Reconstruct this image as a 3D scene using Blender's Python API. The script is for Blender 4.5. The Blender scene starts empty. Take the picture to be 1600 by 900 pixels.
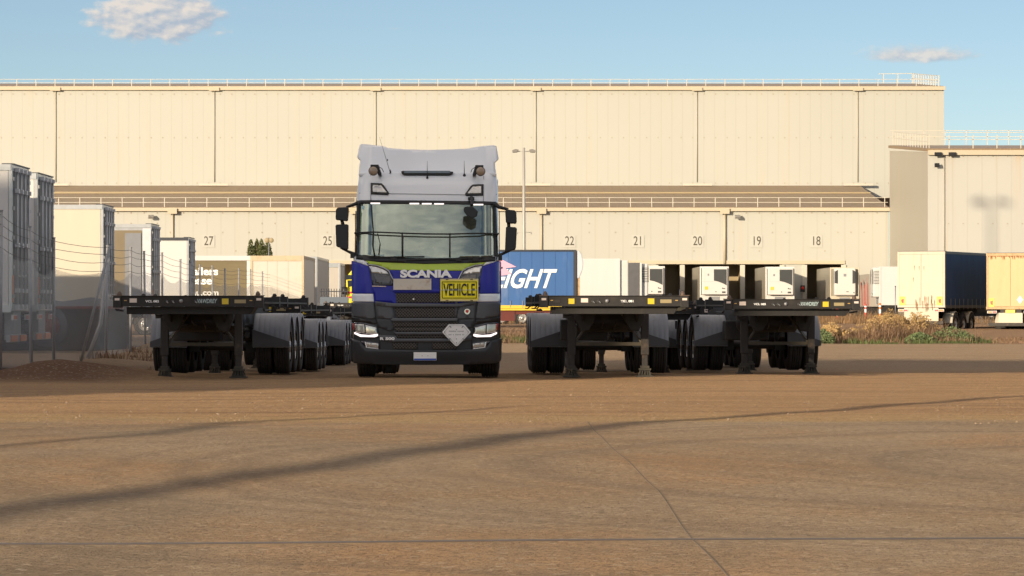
import bpy, bmesh, math, random
from mathutils import Vector, Matrix
from mathutils.geometry import delaunay_2d_cdt
random.seed(7)
S = bpy.context.scene
C = S.collection
PI = math.pi
# ---------------------------------------------------------------- camera, sky, sun, exposure
F_PX, HZ, CAMH = 5200.0, 482.0, 1.2
cd = bpy.data.cameras.new('camera'); cam = bpy.data.objects.new('camera', cd); C.objects.link(cam)
cam.location = (0, 0, CAMH); cam.rotation_euler = (PI/2, 0, 0)
cd.sensor_width = 36; cd.lens = 36*F_PX/1600; cd.shift_y = (HZ-450)/1600
cd.clip_start = 0.5; cd.clip_end = 12000
S.camera = cam
SUN_EL, SUN_AZ = math.radians(11.0), math.radians(34.0)      # the light travels towards +Y, 34 degrees towards +X
world = bpy.data.worlds.new('World'); S.world = world; world.use_nodes = True
wt = world.node_tree; wt.nodes.clear()
def wn(t, **k):
    n = wt.nodes.new(t)
    for a, b in k.items(): setattr(n, a, b)
    return n
def wl(a, b): wt.links.new(a, b)
def wmath(op, a, b=None, c=None):
    n = wn('ShaderNodeMath', operation=op)
    for i, v in enumerate((a, b, c)):
        if v is None: continue
        if isinstance(v, (int, float)): n.inputs[i].default_value = v
        else: wl(v, n.inputs[i])
    return n.outputs[0]
sky = wn('ShaderNodeTexSky', sky_type='NISHITA'); sky.sun_disc = False
sky.sun_elevation = SUN_EL; sky.sun_rotation = PI + SUN_AZ
sky.air_density = 0.6; sky.dust_density = 0.15; sky.ozone_density = 0.95
bg = wn('ShaderNodeBackground'); bg.inputs[1].default_value = 0.083
wl(sky.outputs[0], bg.inputs[0])
tc = wn('ShaderNodeTexCoord'); sx = wn('ShaderNodeSeparateXYZ'); wl(tc.outputs['Generated'], sx.inputs[0])
yy = wmath('MAXIMUM', sx.outputs[1], 0.02)
az = wmath('DIVIDE', sx.outputs[0], yy); el = wmath('DIVIDE', sx.outputs[2], yy)
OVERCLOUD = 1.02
def cloud(a0, e0, ra, re, seed, thr, soft):
    """fair-weather cloud at bearing tan a0, height tan e0: flat base, lumpy top"""
    da = wmath('DIVIDE', wmath('SUBTRACT', az, a0), ra)
    de0 = wmath('SUBTRACT', el, e0)
    up = wmath('DIVIDE', wmath('MAXIMUM', de0, 0.0), re); dn = wmath('DIVIDE', wmath('MINIMUM', de0, 0.0), re*0.42)
    d = wmath('SQRT', wmath('ADD', wmath('MULTIPLY', da, da), wmath('ADD', wmath('MULTIPLY', up, up), wmath('MULTIPLY', dn, dn))))
    cv = wn('ShaderNodeCombineXYZ'); wl(wmath('MULTIPLY', az, 85), cv.inputs[0]); wl(wmath('MULTIPLY', el, 150), cv.inputs[1]); cv.inputs[2].default_value = seed
    nz = wn('ShaderNodeTexNoise'); nz.inputs['Scale'].default_value = 1.15; nz.inputs['Detail'].default_value = 9; nz.inputs['Roughness'].default_value = 0.6
    wl(cv.outputs[0], nz.inputs['Vector'])
    v = wmath('SUBTRACT', wmath('ADD', 1.0, wmath('MULTIPLY', wmath('SUBTRACT', nz.outputs[0], 0.5), 1.55)), d)
    mr = wn('ShaderNodeMapRange', interpolation_type='SMOOTHSTEP'); mr.inputs[1].default_value = thr; mr.inputs[2].default_value = thr+soft
    wl(v, mr.inputs[0])
    # light from the left and above: noise difference gives lit tops and grey hollows
    cv2 = wn('ShaderNodeVectorMath', operation='ADD'); wl(cv.outputs[0], cv2.inputs[0]); cv2.inputs[1].default_value = (-0.12, 0.18, 0)
    nz2 = wn('ShaderNodeTexNoise'); nz2.inputs['Scale'].default_value = 1.15; nz2.inputs['Detail'].default_value = 7
    wl(cv2.outputs[0], nz2.inputs['Vector'])
    lit = wmath('ADD', wmath('MULTIPLY', wmath('SUBTRACT', nz.outputs[0], nz2.outputs[0]), 4.0),
                wmath('ADD', wmath('MULTIPLY', wmath('DIVIDE', de0, re), 0.55), wmath('SUBTRACT', 0.42, wmath('MULTIPLY', da, 0.2))))
    cr = wn('ShaderNodeMix', data_type='RGBA'); cr.clamp_factor = True
    cr.inputs[6].default_value = (0.44, 0.52, 0.62, 1); cr.inputs[7].default_value = (0.83, 0.76, 0.69, 1)
    wl(lit, cr.inputs[0])
    return mr.outputs[0], cr.outputs[2]
prev = bg.outputs[0]
for args, op in (((-0.107, 0.0862, 0.0245, 0.017, 3.1, 0.02, 0.40), 0.97), ((0.1235, 0.0757, 0.0195, 0.0050, 9.7, 0.0, 0.6), 0.8), ((0.158, 0.0795, 0.008, 0.003, 5.2, 0.4, 0.9), 0.28), ((-0.035, 0.0840, 0.0045, 0.0012, 1.4, 0.5, 0.9), 0.25)):
    m, colr = cloud(*args)
    b2 = wn('ShaderNodeBackground'); wl(colr, b2.inputs[0]); b2.inputs[1].default_value = 0.76
    mx = wn('ShaderNodeMixShader'); wl(wmath('MULTIPLY', m, op), mx.inputs[0]); wl(prev, mx.inputs[1]); wl(b2.outputs[0], mx.inputs[2])
    prev = mx.outputs[0]
# broken sunlit cloud higher up, added to lift the shade; the windscreen mirrors it
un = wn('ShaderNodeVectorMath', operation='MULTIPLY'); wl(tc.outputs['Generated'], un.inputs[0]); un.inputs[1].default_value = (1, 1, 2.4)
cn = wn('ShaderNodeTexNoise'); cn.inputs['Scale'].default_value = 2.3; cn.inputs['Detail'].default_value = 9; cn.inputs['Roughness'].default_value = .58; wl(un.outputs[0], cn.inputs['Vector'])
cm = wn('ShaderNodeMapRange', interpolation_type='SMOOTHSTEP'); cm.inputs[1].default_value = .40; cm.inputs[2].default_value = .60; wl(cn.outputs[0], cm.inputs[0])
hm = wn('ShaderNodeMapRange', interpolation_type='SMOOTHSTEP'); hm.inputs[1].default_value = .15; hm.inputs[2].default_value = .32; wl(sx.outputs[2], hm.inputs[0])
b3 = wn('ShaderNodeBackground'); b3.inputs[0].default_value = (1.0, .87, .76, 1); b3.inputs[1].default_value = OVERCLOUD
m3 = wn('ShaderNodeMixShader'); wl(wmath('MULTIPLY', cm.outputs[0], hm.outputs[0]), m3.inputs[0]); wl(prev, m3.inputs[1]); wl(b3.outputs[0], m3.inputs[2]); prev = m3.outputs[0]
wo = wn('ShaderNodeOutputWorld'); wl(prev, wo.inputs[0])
ld = bpy.data.lights.new('sun', 'SUN'); ld.energy = 4.5; ld.angle = math.radians(0.53); ld.color = (1.0, 0.815, 0.575)
sun = bpy.data.objects.new('sun', ld); C.objects.link(sun)
TOSUN = Vector((-math.sin(SUN_AZ)*math.cos(SUN_EL), -math.cos(SUN_AZ)*math.cos(SUN_EL), math.sin(SUN_EL)))
sun.rotation_euler = TOSUN.to_track_quat('Z', 'Y').to_euler(); sun.location = TOSUN*100
S.view_settings.view_transform = 'Standard'; S.view_settings.look = 'None'; S.view_settings.gamma = 1
S.view_settings.use_curve_mapping = False
S.view_settings.exposure = 0.35
S.cycles.max_bounces = 6; S.cycles.transparent_max_bounces = 24
S.cycles.use_denoising = True

# ---------------------------------------------------------------- helpers
def XW(px, Y): return (px-800.0)*Y/F_PX            # surveyed bearings and distances -> metres
def ZW(py, Y): return CAMH + (HZ-py)*Y/F_PX
def smooth(t): t = max(0.0, min(1.0, t)); return t*t*(3-2*t)
def ground_z(x, y):
    z = -0.20*smooth((y-57)/20) + 0.20*smooth((y-84)/26)
    z += 0.25*smooth((y-128)/70) + 0.15*smooth((y-240)/45)
    # heap of spoil beside the fence, with a tail along its foot
    z += 0.25*math.exp(-(((x+8.15)/0.75)**2 + ((y-58.5)/2.6)**2)) + 0.16*math.exp(-(((x+7.1)/0.9)**2 + ((y-59.5)/2.4)**2))
    z += 0.10*math.exp(-(((x+9.6+ (y-70)*0.06)/0.9)**2))*smooth((y-56)/6)*(1-smooth((y-100)/30))
    if 10 < y < 120: z += .012*math.sin(x*1.3+y*.4)*math.sin(y*.9)
    return z
def lin(r, g, b):
    f = lambda c: (c/255/12.92) if c/255 <= .04045 else ((c/255+.055)/1.055)**2.4
    return (f(r), f(g), f(b))
def mat(name, col, rough=0.6, metal=0.0, var=0.12, vscale=3.0, bump=0.0, bscale=40.0, dirt=None, dscale=1.2, damt=0.5, spec=0.5, coat=0.0, emit=None, es=0.0, stretch=(1, 1, 1), drough=0.0):
    m = bpy.data.materials.new(name); m.use_nodes = True
    nt = m.node_tree; p = nt.nodes['Principled BSDF']
    N = lambda t, **k: [setattr(n, a, b) for n in [nt.nodes.new(t)] for a, b in k.items()] and n if False else nt.nodes.new(t)
    t = nt.nodes.new('ShaderNodeTexCoord'); mp = nt.nodes.new('ShaderNodeMapping'); mp.inputs['Scale'].default_value = stretch
    nt.links.new(t.outputs['Object'], mp.inputs[0])
    p.inputs['Roughness'].default_value = rough; p.inputs['Metallic'].default_value = metal
    p.inputs['Specular IOR Level'].default_value = spec; p.inputs['Coat Weight'].default_value = coat
    p.inputs['Diffuse Roughness'].default_value = drough
    nz = nt.nodes.new('ShaderNodeTexNoise'); nz.inputs['Scale'].default_value = vscale; nz.inputs['Detail'].default_value = 6
    nt.links.new(mp.outputs[0], nz.inputs['Vector'])
    mx = nt.nodes.new('ShaderNodeMix'); mx.data_type = 'RGBA'
    mx.inputs[6].default_value = (*[c*(1-var) for c in col], 1); mx.inputs[7].default_value = (*[min(1, c*(1+var)) for c in col], 1)
    nt.links.new(nz.outputs[0], mx.inputs[0]); out = mx.outputs[2]
    if dirt:
        n2 = nt.nodes.new('ShaderNodeTexNoise'); n2.inputs['Scale'].default_value = dscale; n2.inputs['Detail'].default_value = 8; n2.inputs['Roughness'].default_value = 0.65
        nt.links.new(mp.outputs[0], n2.inputs['Vector'])
        mr = nt.nodes.new('ShaderNodeMapRange'); mr.interpolation_type = 'SMOOTHSTEP'
        mr.inputs[1].default_value = 0.5; mr.inputs[2].default_value = 0.78; mr.inputs[4].default_value = damt
        nt.links.new(n2.outputs[0], mr.inputs[0])
        m2 = nt.nodes.new('ShaderNodeMix'); m2.data_type = 'RGBA'; m2.inputs[7].default_value = (*dirt, 1)
        nt.links.new(mr.outputs[0], m2.inputs[0]); nt.links.new(out, m2.inputs[6]); out = m2.outputs[2]
    nt.links.new(out, p.inputs['Base Color'])
    if bump:
        n3 = nt.nodes.new('ShaderNodeTexNoise'); n3.inputs['Scale'].default_value = bscale; n3.inputs['Detail'].default_value = 4
        nt.links.new(t.outputs['Object'], n3.inputs['Vector'])
        b = nt.nodes.new('ShaderNodeBump'); b.inputs['Strength'].default_value = bump; b.inputs['Distance'].default_value = 0.02
        nt.links.new(n3.outputs[0], b.inputs['Height']); nt.links.new(b.outputs[0], p.inputs['Normal'])
    if emit: p.inputs['Emission Color'].default_value = (*emit, 1); p.inputs['Emission Strength'].default_value = es
    return m

class MB:
    """collects boxes, tubes, turned shapes and sheets; build() links them as ONE mesh object"""
    def __init__(s): s.v = []; s.f = []; s.sm = []; s.mi = []
    def face(s, idx, m=0, smooth=False): s.f.append(tuple(idx)); s.mi.append(m); s.sm.append(smooth)
    def box(s, x0, x1, y0, y1, z0, z1, m=0):
        b = len(s.v)
        s.v += [(x, y, z) for z in (z0, z1) for y in (y0, y1) for x in (x0, x1)]
        for q in ((0, 2, 3, 1), (4, 5, 7, 6), (0, 1, 5, 4), (2, 6, 7, 3), (0, 4, 6, 2), (1, 3, 7, 5)): s.face([b+i for i in q], m)
        return s
    def obox(s, c, h, R, m=0):
        b = len(s.v)
        for z in (-1, 1):
            for y in (-1, 1):
                for x in (-1, 1): s.v.append(tuple(Vector(c)+R @ Vector((x*h[0], y*h[1], z*h[2]))))
        for q in ((0, 2, 3, 1), (4, 5, 7, 6), (0, 1, 5, 4), (2, 6, 7, 3), (0, 4, 6, 2), (1, 3, 7, 5)): s.face([b+i for i in q], m)
        return s
    def bar(s, p0, p1, w, d, m=0):
        """rectangular bar from p0 to p1"""
        p0, p1 = Vector(p0), Vector(p1); ax = p1-p0; L = ax.length
        return s.obox((p0+p1)/2, (w/2, d/2, L/2), ax.to_track_quat('Z', 'Y').to_matrix(), m)
    def tube(s, pts, r, n=8, m=0, cap=True):
        pts = [Vector(p) for p in pts]; rs = r if isinstance(r, (list, tuple)) else [r]*len(pts); rings = []
        up = None
        for i, p in enumerate(pts):
            d = (pts[min(i+1, len(pts)-1)]-pts[max(i-1, 0)]).normalized()
            if up is None: up = Vector((0, 0, 1)) if abs(d.z) < .9 else Vector((1, 0, 0))
            a = d.cross(up).normalized(); u = a.cross(d).normalized(); up = u
            b = len(s.v)
            for k in range(n):
                t = 2*PI*k/n; s.v.append(tuple(p+(a*math.cos(t)+u*math.sin(t))*rs[i]))
            rings.append(b)
        for i in range(len(rings)-1):
            for k in range(n): s.face((rings[i]+k, rings[i]+(k+1) % n, rings[i+1]+(k+1) % n, rings[i+1]+k), m, n > 5)
        if cap: s.face([rings[0]+k for k in range(n)][::-1], m); s.face([rings[-1]+k for k in range(n)], m)
        return s
    def turn(s, prof, c, axis='x', n=32, m=0, a0=0, a1=2*PI):
        """profile of (radius, along-axis) turned round an axis through c"""
        full = abs(a1-a0-2*PI) < 1e-6; cnt = n if full else n+1; b = len(s.v); k = len(prof)
        for j in range(cnt):
            t = a0+(a1-a0)*j/n; cs, sn = math.cos(t), math.sin(t)
            for r, h in prof:
                o = {'x': (h, r*cs, r*sn), 'y': (r*cs, h, r*sn), 'z': (r*cs, r*sn, h)}[axis]
                s.v.append((c[0]+o[0], c[1]+o[1], c[2]+o[2]))
        for j in range(n):
            j2 = (j+1) % cnt
            for i in range(k-1): s.face((b+j*k+i, b+j*k+i+1, b+j2*k+i+1, b+j2*k+i), m, True)
        return s
    def prism(s, poly, lo, hi, plane='xz', m=0):
        n = len(poly); b = len(s.v)
        for t in (lo, hi):
            for (p, q) in poly: s.v.append({'xz': (p, t, q), 'yz': (t, p, q), 'xy': (p, q, t)}[plane])
        s.face([b+i for i in range(n)], m); s.face([b+n+i for i in range(n)][::-1], m)
        for i in range(n): j = (i+1) % n; s.face((b+i, b+n+i, b+n+j, b+j), m)
        return s
    def build(s, name, mats, parent=None, loc=None, bevel=0.0, segs=2):
        me = bpy.data.meshes.new(name); me.from_pydata(s.v, [], s.f)
        mats = mats if isinstance(mats, (list, tuple)) else [mats]
        for m in mats: me.materials.append(m)
        me.polygons.foreach_set('material_index', s.mi); me.polygons.foreach_set('use_smooth', s.sm)
        bm = bmesh.new(); bm.from_mesh(me); bmesh.ops.recalc_face_normals(bm, faces=bm.faces); bm.to_mesh(me); bm.free()
        o = bpy.data.objects.new(name, me); C.objects.link(o)
        if parent: o.parent = parent
        if loc: o.location = loc
        if bevel:
            b = o.modifiers.new('bevel', 'BEVEL'); b.width = bevel; b.segments = segs; b.limit_method = 'ANGLE'
        return o
def tag(o, label=None, cat=None, group=None, kind=None):
    if label: o['label'] = label
    if cat: o['category'] = cat
    if group: o['group'] = group
    if kind: o['kind'] = kind
    return o
def thing(name, label, cat, loc, rz=0, group=None):
    o = bpy.data.objects.new(name, None); C.objects.link(o); o.location = loc; o.rotation_euler = (0, 0, rz); o.empty_display_size = .3
    return tag(o, label, cat, group)
def copy_tree(o, parent=None):
    c = o.copy(); C.objects.link(c); c.parent = parent
    for ch in list(KIDS.get(o.name, o.children)): copy_tree(ch, c)
    return c
KIDS = {}
def lettering(txt, name, m, parent, loc, size, sx=1.0, bold=0.0, shear=0.0, depth=0.004, align='CENTER', rz=0.0, rx=0.0, spacing=1.0):
    cu = bpy.data.curves.new(name, 'FONT'); cu.body = txt; cu.size = size; cu.extrude = depth; cu.offset = bold; cu.shear = shear
    cu.align_x = align; cu.align_y = 'CENTER'; cu.space_character = spacing; cu.resolution_u = 4
    tmp = bpy.data.objects.new('tmp', cu); C.objects.link(tmp)
    me = bpy.data.meshes.new_from_object(tmp.evaluated_get(bpy.context.evaluated_depsgraph_get()))
    bpy.data.objects.remove(tmp); bpy.data.curves.remove(cu)
    me.transform(Matrix.Diagonal((sx, 1, 1, 1))); me.transform(Matrix.Rotation(PI/2+rx, 4, 'X'))
    me.materials.clear(); me.materials.append(m)
    o = bpy.data.objects.new(name, me); C.objects.link(o); o.parent = parent; o.location = loc; o.rotation_euler = (0, 0, rz)
    return o

# ---------------------------------------------------------------- materials
M = {}
M['cream'] = None
M['white_paint'] = mat('white_paint', (.74, .75, .76), .35, var=.04, dirt=(.5, .46, .4), damt=.25, coat=.3)
M['cab_white'] = mat('cab_white', (.76, .80, .86), .3, var=.02, dirt=(.55, .52, .48), dscale=.9, damt=.12, coat=.6)
M['cab_blue'] = mat('cab_blue', (.012, .018, .33), .32, var=.08, spec=.35, coat=.1, dirt=(.06, .06, .16), damt=.2)
M['cab_green'] = mat('cab_green', (.44, .60, .03), .35, var=.05, coat=.5, dirt=(.4, .42, .15), damt=.3)
M['bumper_grey'] = mat('bumper_grey', (.030, .034, .042), .42, var=.15, dirt=(.10, .08, .06), damt=.35, bump=.05)
M['trim_grey'] = mat('trim_grey', (.075, .082, .095), .4, var=.1, dirt=(.14, .12, .10), damt=.35)
M['trim_black'] = mat('trim_black', (.012, .012, .014), .45, var=.2, dirt=(.06, .05, .04), damt=.3)
M['chassis'] = mat('chassis', (.016, .015, .015), .6, var=.25, dirt=(.085, .06, .04), dscale=2.5, damt=.55, bump=.2)
M['leg_steel'] = mat('leg_steel', (.035, .030, .027), .65, var=.25, dirt=(.16, .10, .06), dscale=4, damt=.8, bump=.2)
M['rubber'] = mat('rubber', (.026, .024, .023), .85, var=.25, dirt=(.10, .075, .055), dscale=3, damt=.6, bump=.3, bscale=60)
M['rim'] = mat('rim', (.55, .55, .55), .35, metal=.7, var=.1, dirt=(.2, .15, .1), damt=.7)
M['guard'] = mat('guard', (.205, .218, .25), .5, var=.12, dirt=(.16, .13, .10), dscale=2.5, damt=.5)
M['orange'] = mat('orange', (.75, .20, .03), .4, var=.1)
M['amber_marker'] = mat('amber_marker', (.55, .33, .10), .4, var=.1)
M['marker_pink'] = mat('marker_pink', (.72, .62, .56), .4, var=.08)
M['red'] = mat('red', (.55, .03, .03), .35, var=.1)
M['yellow'] = mat('yellow', (.66, .50, .03), .4, var=.05)
M['sign_yellow'] = mat('sign_yellow', (.97, .86, .01), .45, var=.03)
M['black'] = mat('black', (.01, .01, .01), .5, var=.1)
M['white_letter'] = mat('white_letter', (.90, .91, .92), .35, var=.02)
M['chrome'] = mat('chrome', (.75, .75, .75), .15, metal=.9, var=.05)
M['galv'] = mat('galv', (.30, .31, .33), .45, metal=.5, var=.2, vscale=12, dirt=(.3, .24, .17), damt=.4)
M['wire'] = mat('wire', (.16, .16, .17), .5, metal=.4, var=.2)
M['alu'] = mat('alu', (.50, .52, .54), .32, metal=.55, var=.12, vscale=8, dirt=(.32, .28, .22), damt=.4)
M['door_panel'] = mat('door_panel', (.56, .58, .60), .35, var=.06, dirt=(.4, .34, .26), dscale=2, damt=.4, stretch=(1, 1, .3))
M['dark_steel'] = mat('dark_steel', (.05, .055, .07), .45, metal=.3, var=.2)
M['trailer_white'] = mat('trailer_white', (.62, .62, .62), .4, var=.04, dirt=(.55, .47, .36), dscale=.6, damt=.4, stretch=(1, 1, .25))
M['rusty_white'] = mat('rusty_white', (.54, .49, .39), .5, var=.06, dirt=(.35, .16, .06), dscale=1.2, damt=.3, stretch=(1.5, 1.5, .45))
M['cream_door'] = mat('cream_door', (.56, .385, .19), .5, var=.05, dirt=(.45, .25, .09), dscale=1.1, damt=.5, stretch=(1.5, 1.5, .5))
M['rust_rail'] = mat('rust_rail', (.52, .36, .20), .7, var=.3, vscale=9, dirt=(.2, .08, .03), dscale=5, damt=.9)
M['blue_curtain'] = mat('blue_curtain', (.036, .125, .35), .5, var=.15, vscale=1.2, dirt=(.35, .42, .55), dscale=.7, damt=.35, stretch=(1, 1, .35))
M['navy_curtain'] = mat('navy_curtain', (.016, .05, .125), .6, var=.3, vscale=1.5, dirt=(.03, .12, .28), dscale=.9, damt=.35, spec=.15, stretch=(2.5, 2.5, .3))
M['brown_curtain'] = mat('brown_curtain', (.155, .125, .065), .45, var=.12, vscale=1.1, dirt=(.27, .23, .14), dscale=.8, damt=.5, stretch=(.4, .4, 3))
M['dock_brown'] = mat('dock_brown', (.20, .16, .10), .6, var=.15)
M['khaki'] = mat('khaki', (.36, .29, .175), .6, var=.08)
M['pink'] = mat('pink', (.72, .42, .58), .45, var=.05)
M['lens'] = mat('lens', (.62, .62, .60), .12, metal=.55, var=.35, vscale=22, coat=1)
M['lens_dark'] = mat('lens_dark', (.03, .03, .035), .12, var=.6, vscale=25, coat=1)
M['beacon'] = mat('beacon', (.34, .26, .19), .25, var=.12, coat=.6)
M['led'] = mat('led', (.9, .85, .85), .3, emit=(1, .86, .83), es=1.1, var=0)
M['window'] = mat('window', (.02, .025, .03), .08, var=.1, spec=.8)
M['grille_unit'] = mat('grille_unit', (.045, .05, .055), .5, var=.25, vscale=2)
M['fixing'] = mat('fixing', (.40, .36, .29), .6)
M['lime'] = mat('lime', (.45, .55, .05), .5)

def ribbed(name, col, pitch, axis=0, strength=.5, streak=(.55, .42, .25), samt=.35, rough=.5, warm=True):
    """profiled metal cladding: vertical ribs every `pitch` m, faint run-off streaks and fixings rows"""
    m = bpy.data.materials.new(name); m.use_nodes = True; nt = m.node_tree; p = nt.nodes['Principled BSDF']; L = nt.links.new
    p.inputs['Roughness'].default_value = rough
    t = nt.nodes.new('ShaderNodeTexCoord'); s = nt.nodes.new('ShaderNodeSeparateXYZ'); L(t.outputs['Object'], s.inputs[0])
    def mth(op, a, b=None):
        n = nt.nodes.new('ShaderNodeMath'); n.operation = op
        for i, v in enumerate((a, b)):
            if v is None: continue
            if isinstance(v, (int, float)): n.inputs[i].default_value = v
            else: L(v, n.inputs[i])
        return n.outputs[0]
    fr = mth('FRACT', mth('DIVIDE', s.outputs[axis], pitch))
    rib = mth('ABSOLUTE', mth('SUBTRACT', fr, .5))                     # 0 in the middle, .5 at the seam
    mr = nt.nodes.new('ShaderNodeMapRange'); mr.inputs[1].default_value = .42; mr.inputs[2].default_value = .5; L(rib, mr.inputs[0])
    b = nt.nodes.new('ShaderNodeBump'); b.inputs['Strength'].default_value = strength; b.inputs['Distance'].default_value = .03
    L(mr.outputs[0], b.inputs['Height']); L(b.outputs[0], p.inputs['Normal'])
    mp = nt.nodes.new('ShaderNodeMapping'); mp.inputs['Scale'].default_value = (1.1, 1.1, .05); L(t.outputs['Object'], mp.inputs[0])
    nz = nt.nodes.new('ShaderNodeTexNoise'); nz.inputs['Scale'].default_value = 1.0; nz.inputs['Detail'].default_value = 7; nz.inputs['Roughness'].default_value = .7; L(mp.outputs[0], nz.inputs['Vector'])
    m2 = nt.nodes.new('ShaderNodeMapRange'); m2.interpolation_type = 'SMOOTHSTEP'; m2.inputs[1].default_value = .52; m2.inputs[2].default_value = .8; m2.inputs[4].default_value = samt; L(nz.outputs[0], m2.inputs[0])
    n3 = nt.nodes.new('ShaderNodeTexNoise'); n3.inputs['Scale'].default_value = .09; n3.inputs['Detail'].default_value = 5; L(t.outputs['Object'], n3.inputs['Vector'])
    c0 = nt.nodes.new('ShaderNodeMix'); c0.data_type = 'RGBA'; c0.inputs[6].default_value = (*[c*.955 for c in col], 1); c0.inputs[7].default_value = (*[min(1, c*1.045) for c in col], 1); L(n3.outputs[0], c0.inputs[0])
    c1 = nt.nodes.new('ShaderNodeMix'); c1.data_type = 'RGBA'; c1.inputs[7].default_value = (*streak, 1); L(m2.outputs[0], c1.inputs[0]); L(c0.outputs[2], c1.inputs[6])
    c2 = nt.nodes.new('ShaderNodeMix'); c2.data_type = 'RGBA'; c2.blend_type = 'MULTIPLY'; c2.inputs[7].default_value = (.86, .84, .80, 1)
    L(mth('MULTIPLY', mr.outputs[0], .45), c2.inputs[0]); L(c1.outputs[2], c2.inputs[6]); L(c2.outputs[2], p.inputs['Base Color'])
    return m
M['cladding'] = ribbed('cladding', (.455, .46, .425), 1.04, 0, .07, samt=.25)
M['cladding_side'] = ribbed('cladding_side', (.40, .375, .315), .5, 1, .25)  # darker than the front wall: its dimmer light is put into the colour
M['cladding_low'] = ribbed('cladding_low', (.462, .465, .43), 1.25, 0, .07, samt=.25)
M['roof_sheet'] = ribbed('roof_sheet', (.24, .165, .095), .8, 0, .5, streak=(.20, .14, .08))
M['gutter'] = mat('gutter', (.52, .46, .35), .5, var=.05, dirt=(.6, .42, .18), dscale=.5, damt=.35)
M['rail_paint'] = mat('rail_paint', (.56, .53, .46), .45, var=.05)
M['door_ribbed'] = ribbed('door_ribbed', (.56, .58, .60), .30, 0, .8, streak=(.4, .34, .26), samt=.3, rough=.4)
M['door_dark'] = ribbed('door_dark', (.20, .21, .23), .16, 0, .9, streak=(.3, .25, .18), samt=.4, rough=.4)
M['side_panel'] = ribbed('side_panel', (.70, .70, .69), .9, 1, .25, streak=(.5, .44, .34), samt=.25, rough=.4)

# honeycomb mesh of the cab's air intakes
def honey():
    m = bpy.data.materials.new('intake_mesh'); m.use_nodes = True; nt = m.node_tree; p = nt.nodes['Principled BSDF']; L = nt.links.new
    t = nt.nodes.new('ShaderNodeTexCoord'); mp = nt.nodes.new('ShaderNodeMapping'); mp.inputs['Rotation'].default_value = (0, PI/4, 0); mp.inputs['Scale'].default_value = (27, 0, 27)
    L(t.outputs['Object'], mp.inputs[0]); v = nt.nodes.new('ShaderNodeTexVoronoi'); v.inputs['Scale'].default_value = 1; v.inputs['Randomness'].default_value = 0; L(mp.outputs[0], v.inputs['Vector'])
    mr = nt.nodes.new('ShaderNodeMapRange'); mr.inputs[1].default_value = .30; mr.inputs[2].default_value = .42; L(v.outputs['Distance'], mr.inputs[0])
    c = nt.nodes.new('ShaderNodeMix'); c.data_type = 'RGBA'; c.inputs[6].default_value = (.004, .004, .004, 1); c.inputs[7].default_value = (.085, .075, .068, 1); L(mr.outputs[0], c.inputs[0])
    L(c.outputs[2], p.inputs['Base Color']); p.inputs['Roughness'].default_value = .6
    b = nt.nodes.new('ShaderNodeBump'); b.inputs['Distance'].default_value = .01; L(mr.outputs[0], b.inputs['Height']); L(b.outputs[0], p.inputs['Normal'])
    return m
M['intake'] = honey()
def windscreen_glass():
    m = bpy.data.materials.new('windscreen_glass'); m.use_nodes = True; nt = m.node_tree; nt.nodes.clear(); L = nt.links.new
    o = nt.nodes.new('ShaderNodeOutputMaterial'); tr = nt.nodes.new('ShaderNodeBsdfTransparent'); tr.inputs[0].default_value = (.62, .72, .62, 1)
    g = nt.nodes.new('ShaderNodeBsdfGlossy'); g.inputs['Roughness'].default_value = .03; g.inputs[0].default_value = (.80, .92, .84, 1)
    t = nt.nodes.new('ShaderNodeTexCoord'); mp = nt.nodes.new('ShaderNodeMapping'); mp.inputs['Scale'].default_value = (.9, .9, 2.6); L(t.outputs['Object'], mp.inputs[0])
    nz = nt.nodes.new('ShaderNodeTexNoise'); nz.inputs['Scale'].default_value = 1.0; nz.inputs['Detail'].default_value = 1.5; L(mp.outputs[0], nz.inputs['Vector'])
    b = nt.nodes.new('ShaderNodeBump'); b.inputs['Strength'].default_value = .12; b.inputs['Distance'].default_value = .04; L(nz.outputs[0], b.inputs['Height']); L(b.outputs[0], g.inputs['Normal'])
    fr = nt.nodes.new('ShaderNodeFresnel'); fr.inputs[0].default_value = 1.9
    mx = nt.nodes.new('ShaderNodeMixShader')
    a = nt.nodes.new('ShaderNodeMath'); a.operation = 'ADD'; a.inputs[1].default_value = .30; L(fr.outputs[0], a.inputs[0])
    L(a.outputs[0], mx.inputs[0]); L(tr.outputs[0], mx.inputs[1]); L(g.outputs[0], mx.inputs[2])
    df = nt.nodes.new('ShaderNodeBsdfDiffuse'); df.inputs[0].default_value = (.30, .31, .24, 1)   # film of dust on the outside
    n2 = nt.nodes.new('ShaderNodeTexNoise'); n2.inputs['Scale'].default_value = 1.1; n2.inputs['Detail'].default_value = 5; L(mp.outputs[0], n2.inputs['Vector'])
    r2 = nt.nodes.new('ShaderNodeMapRange'); r2.inputs[1].default_value = .3; r2.inputs[2].default_value = .75; r2.inputs[3].default_value = .05; r2.inputs[4].default_value = .22; L(n2.outputs[0], r2.inputs[0])
    m2 = nt.nodes.new('ShaderNodeMixShader'); L(r2.outputs[0], m2.inputs[0]); L(mx.outputs[0], m2.inputs[1]); L(df.outputs[0], m2.inputs[2])
    L(m2.outputs[0], o.inputs[0]); return m
M['glass'] = windscreen_glass()
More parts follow.
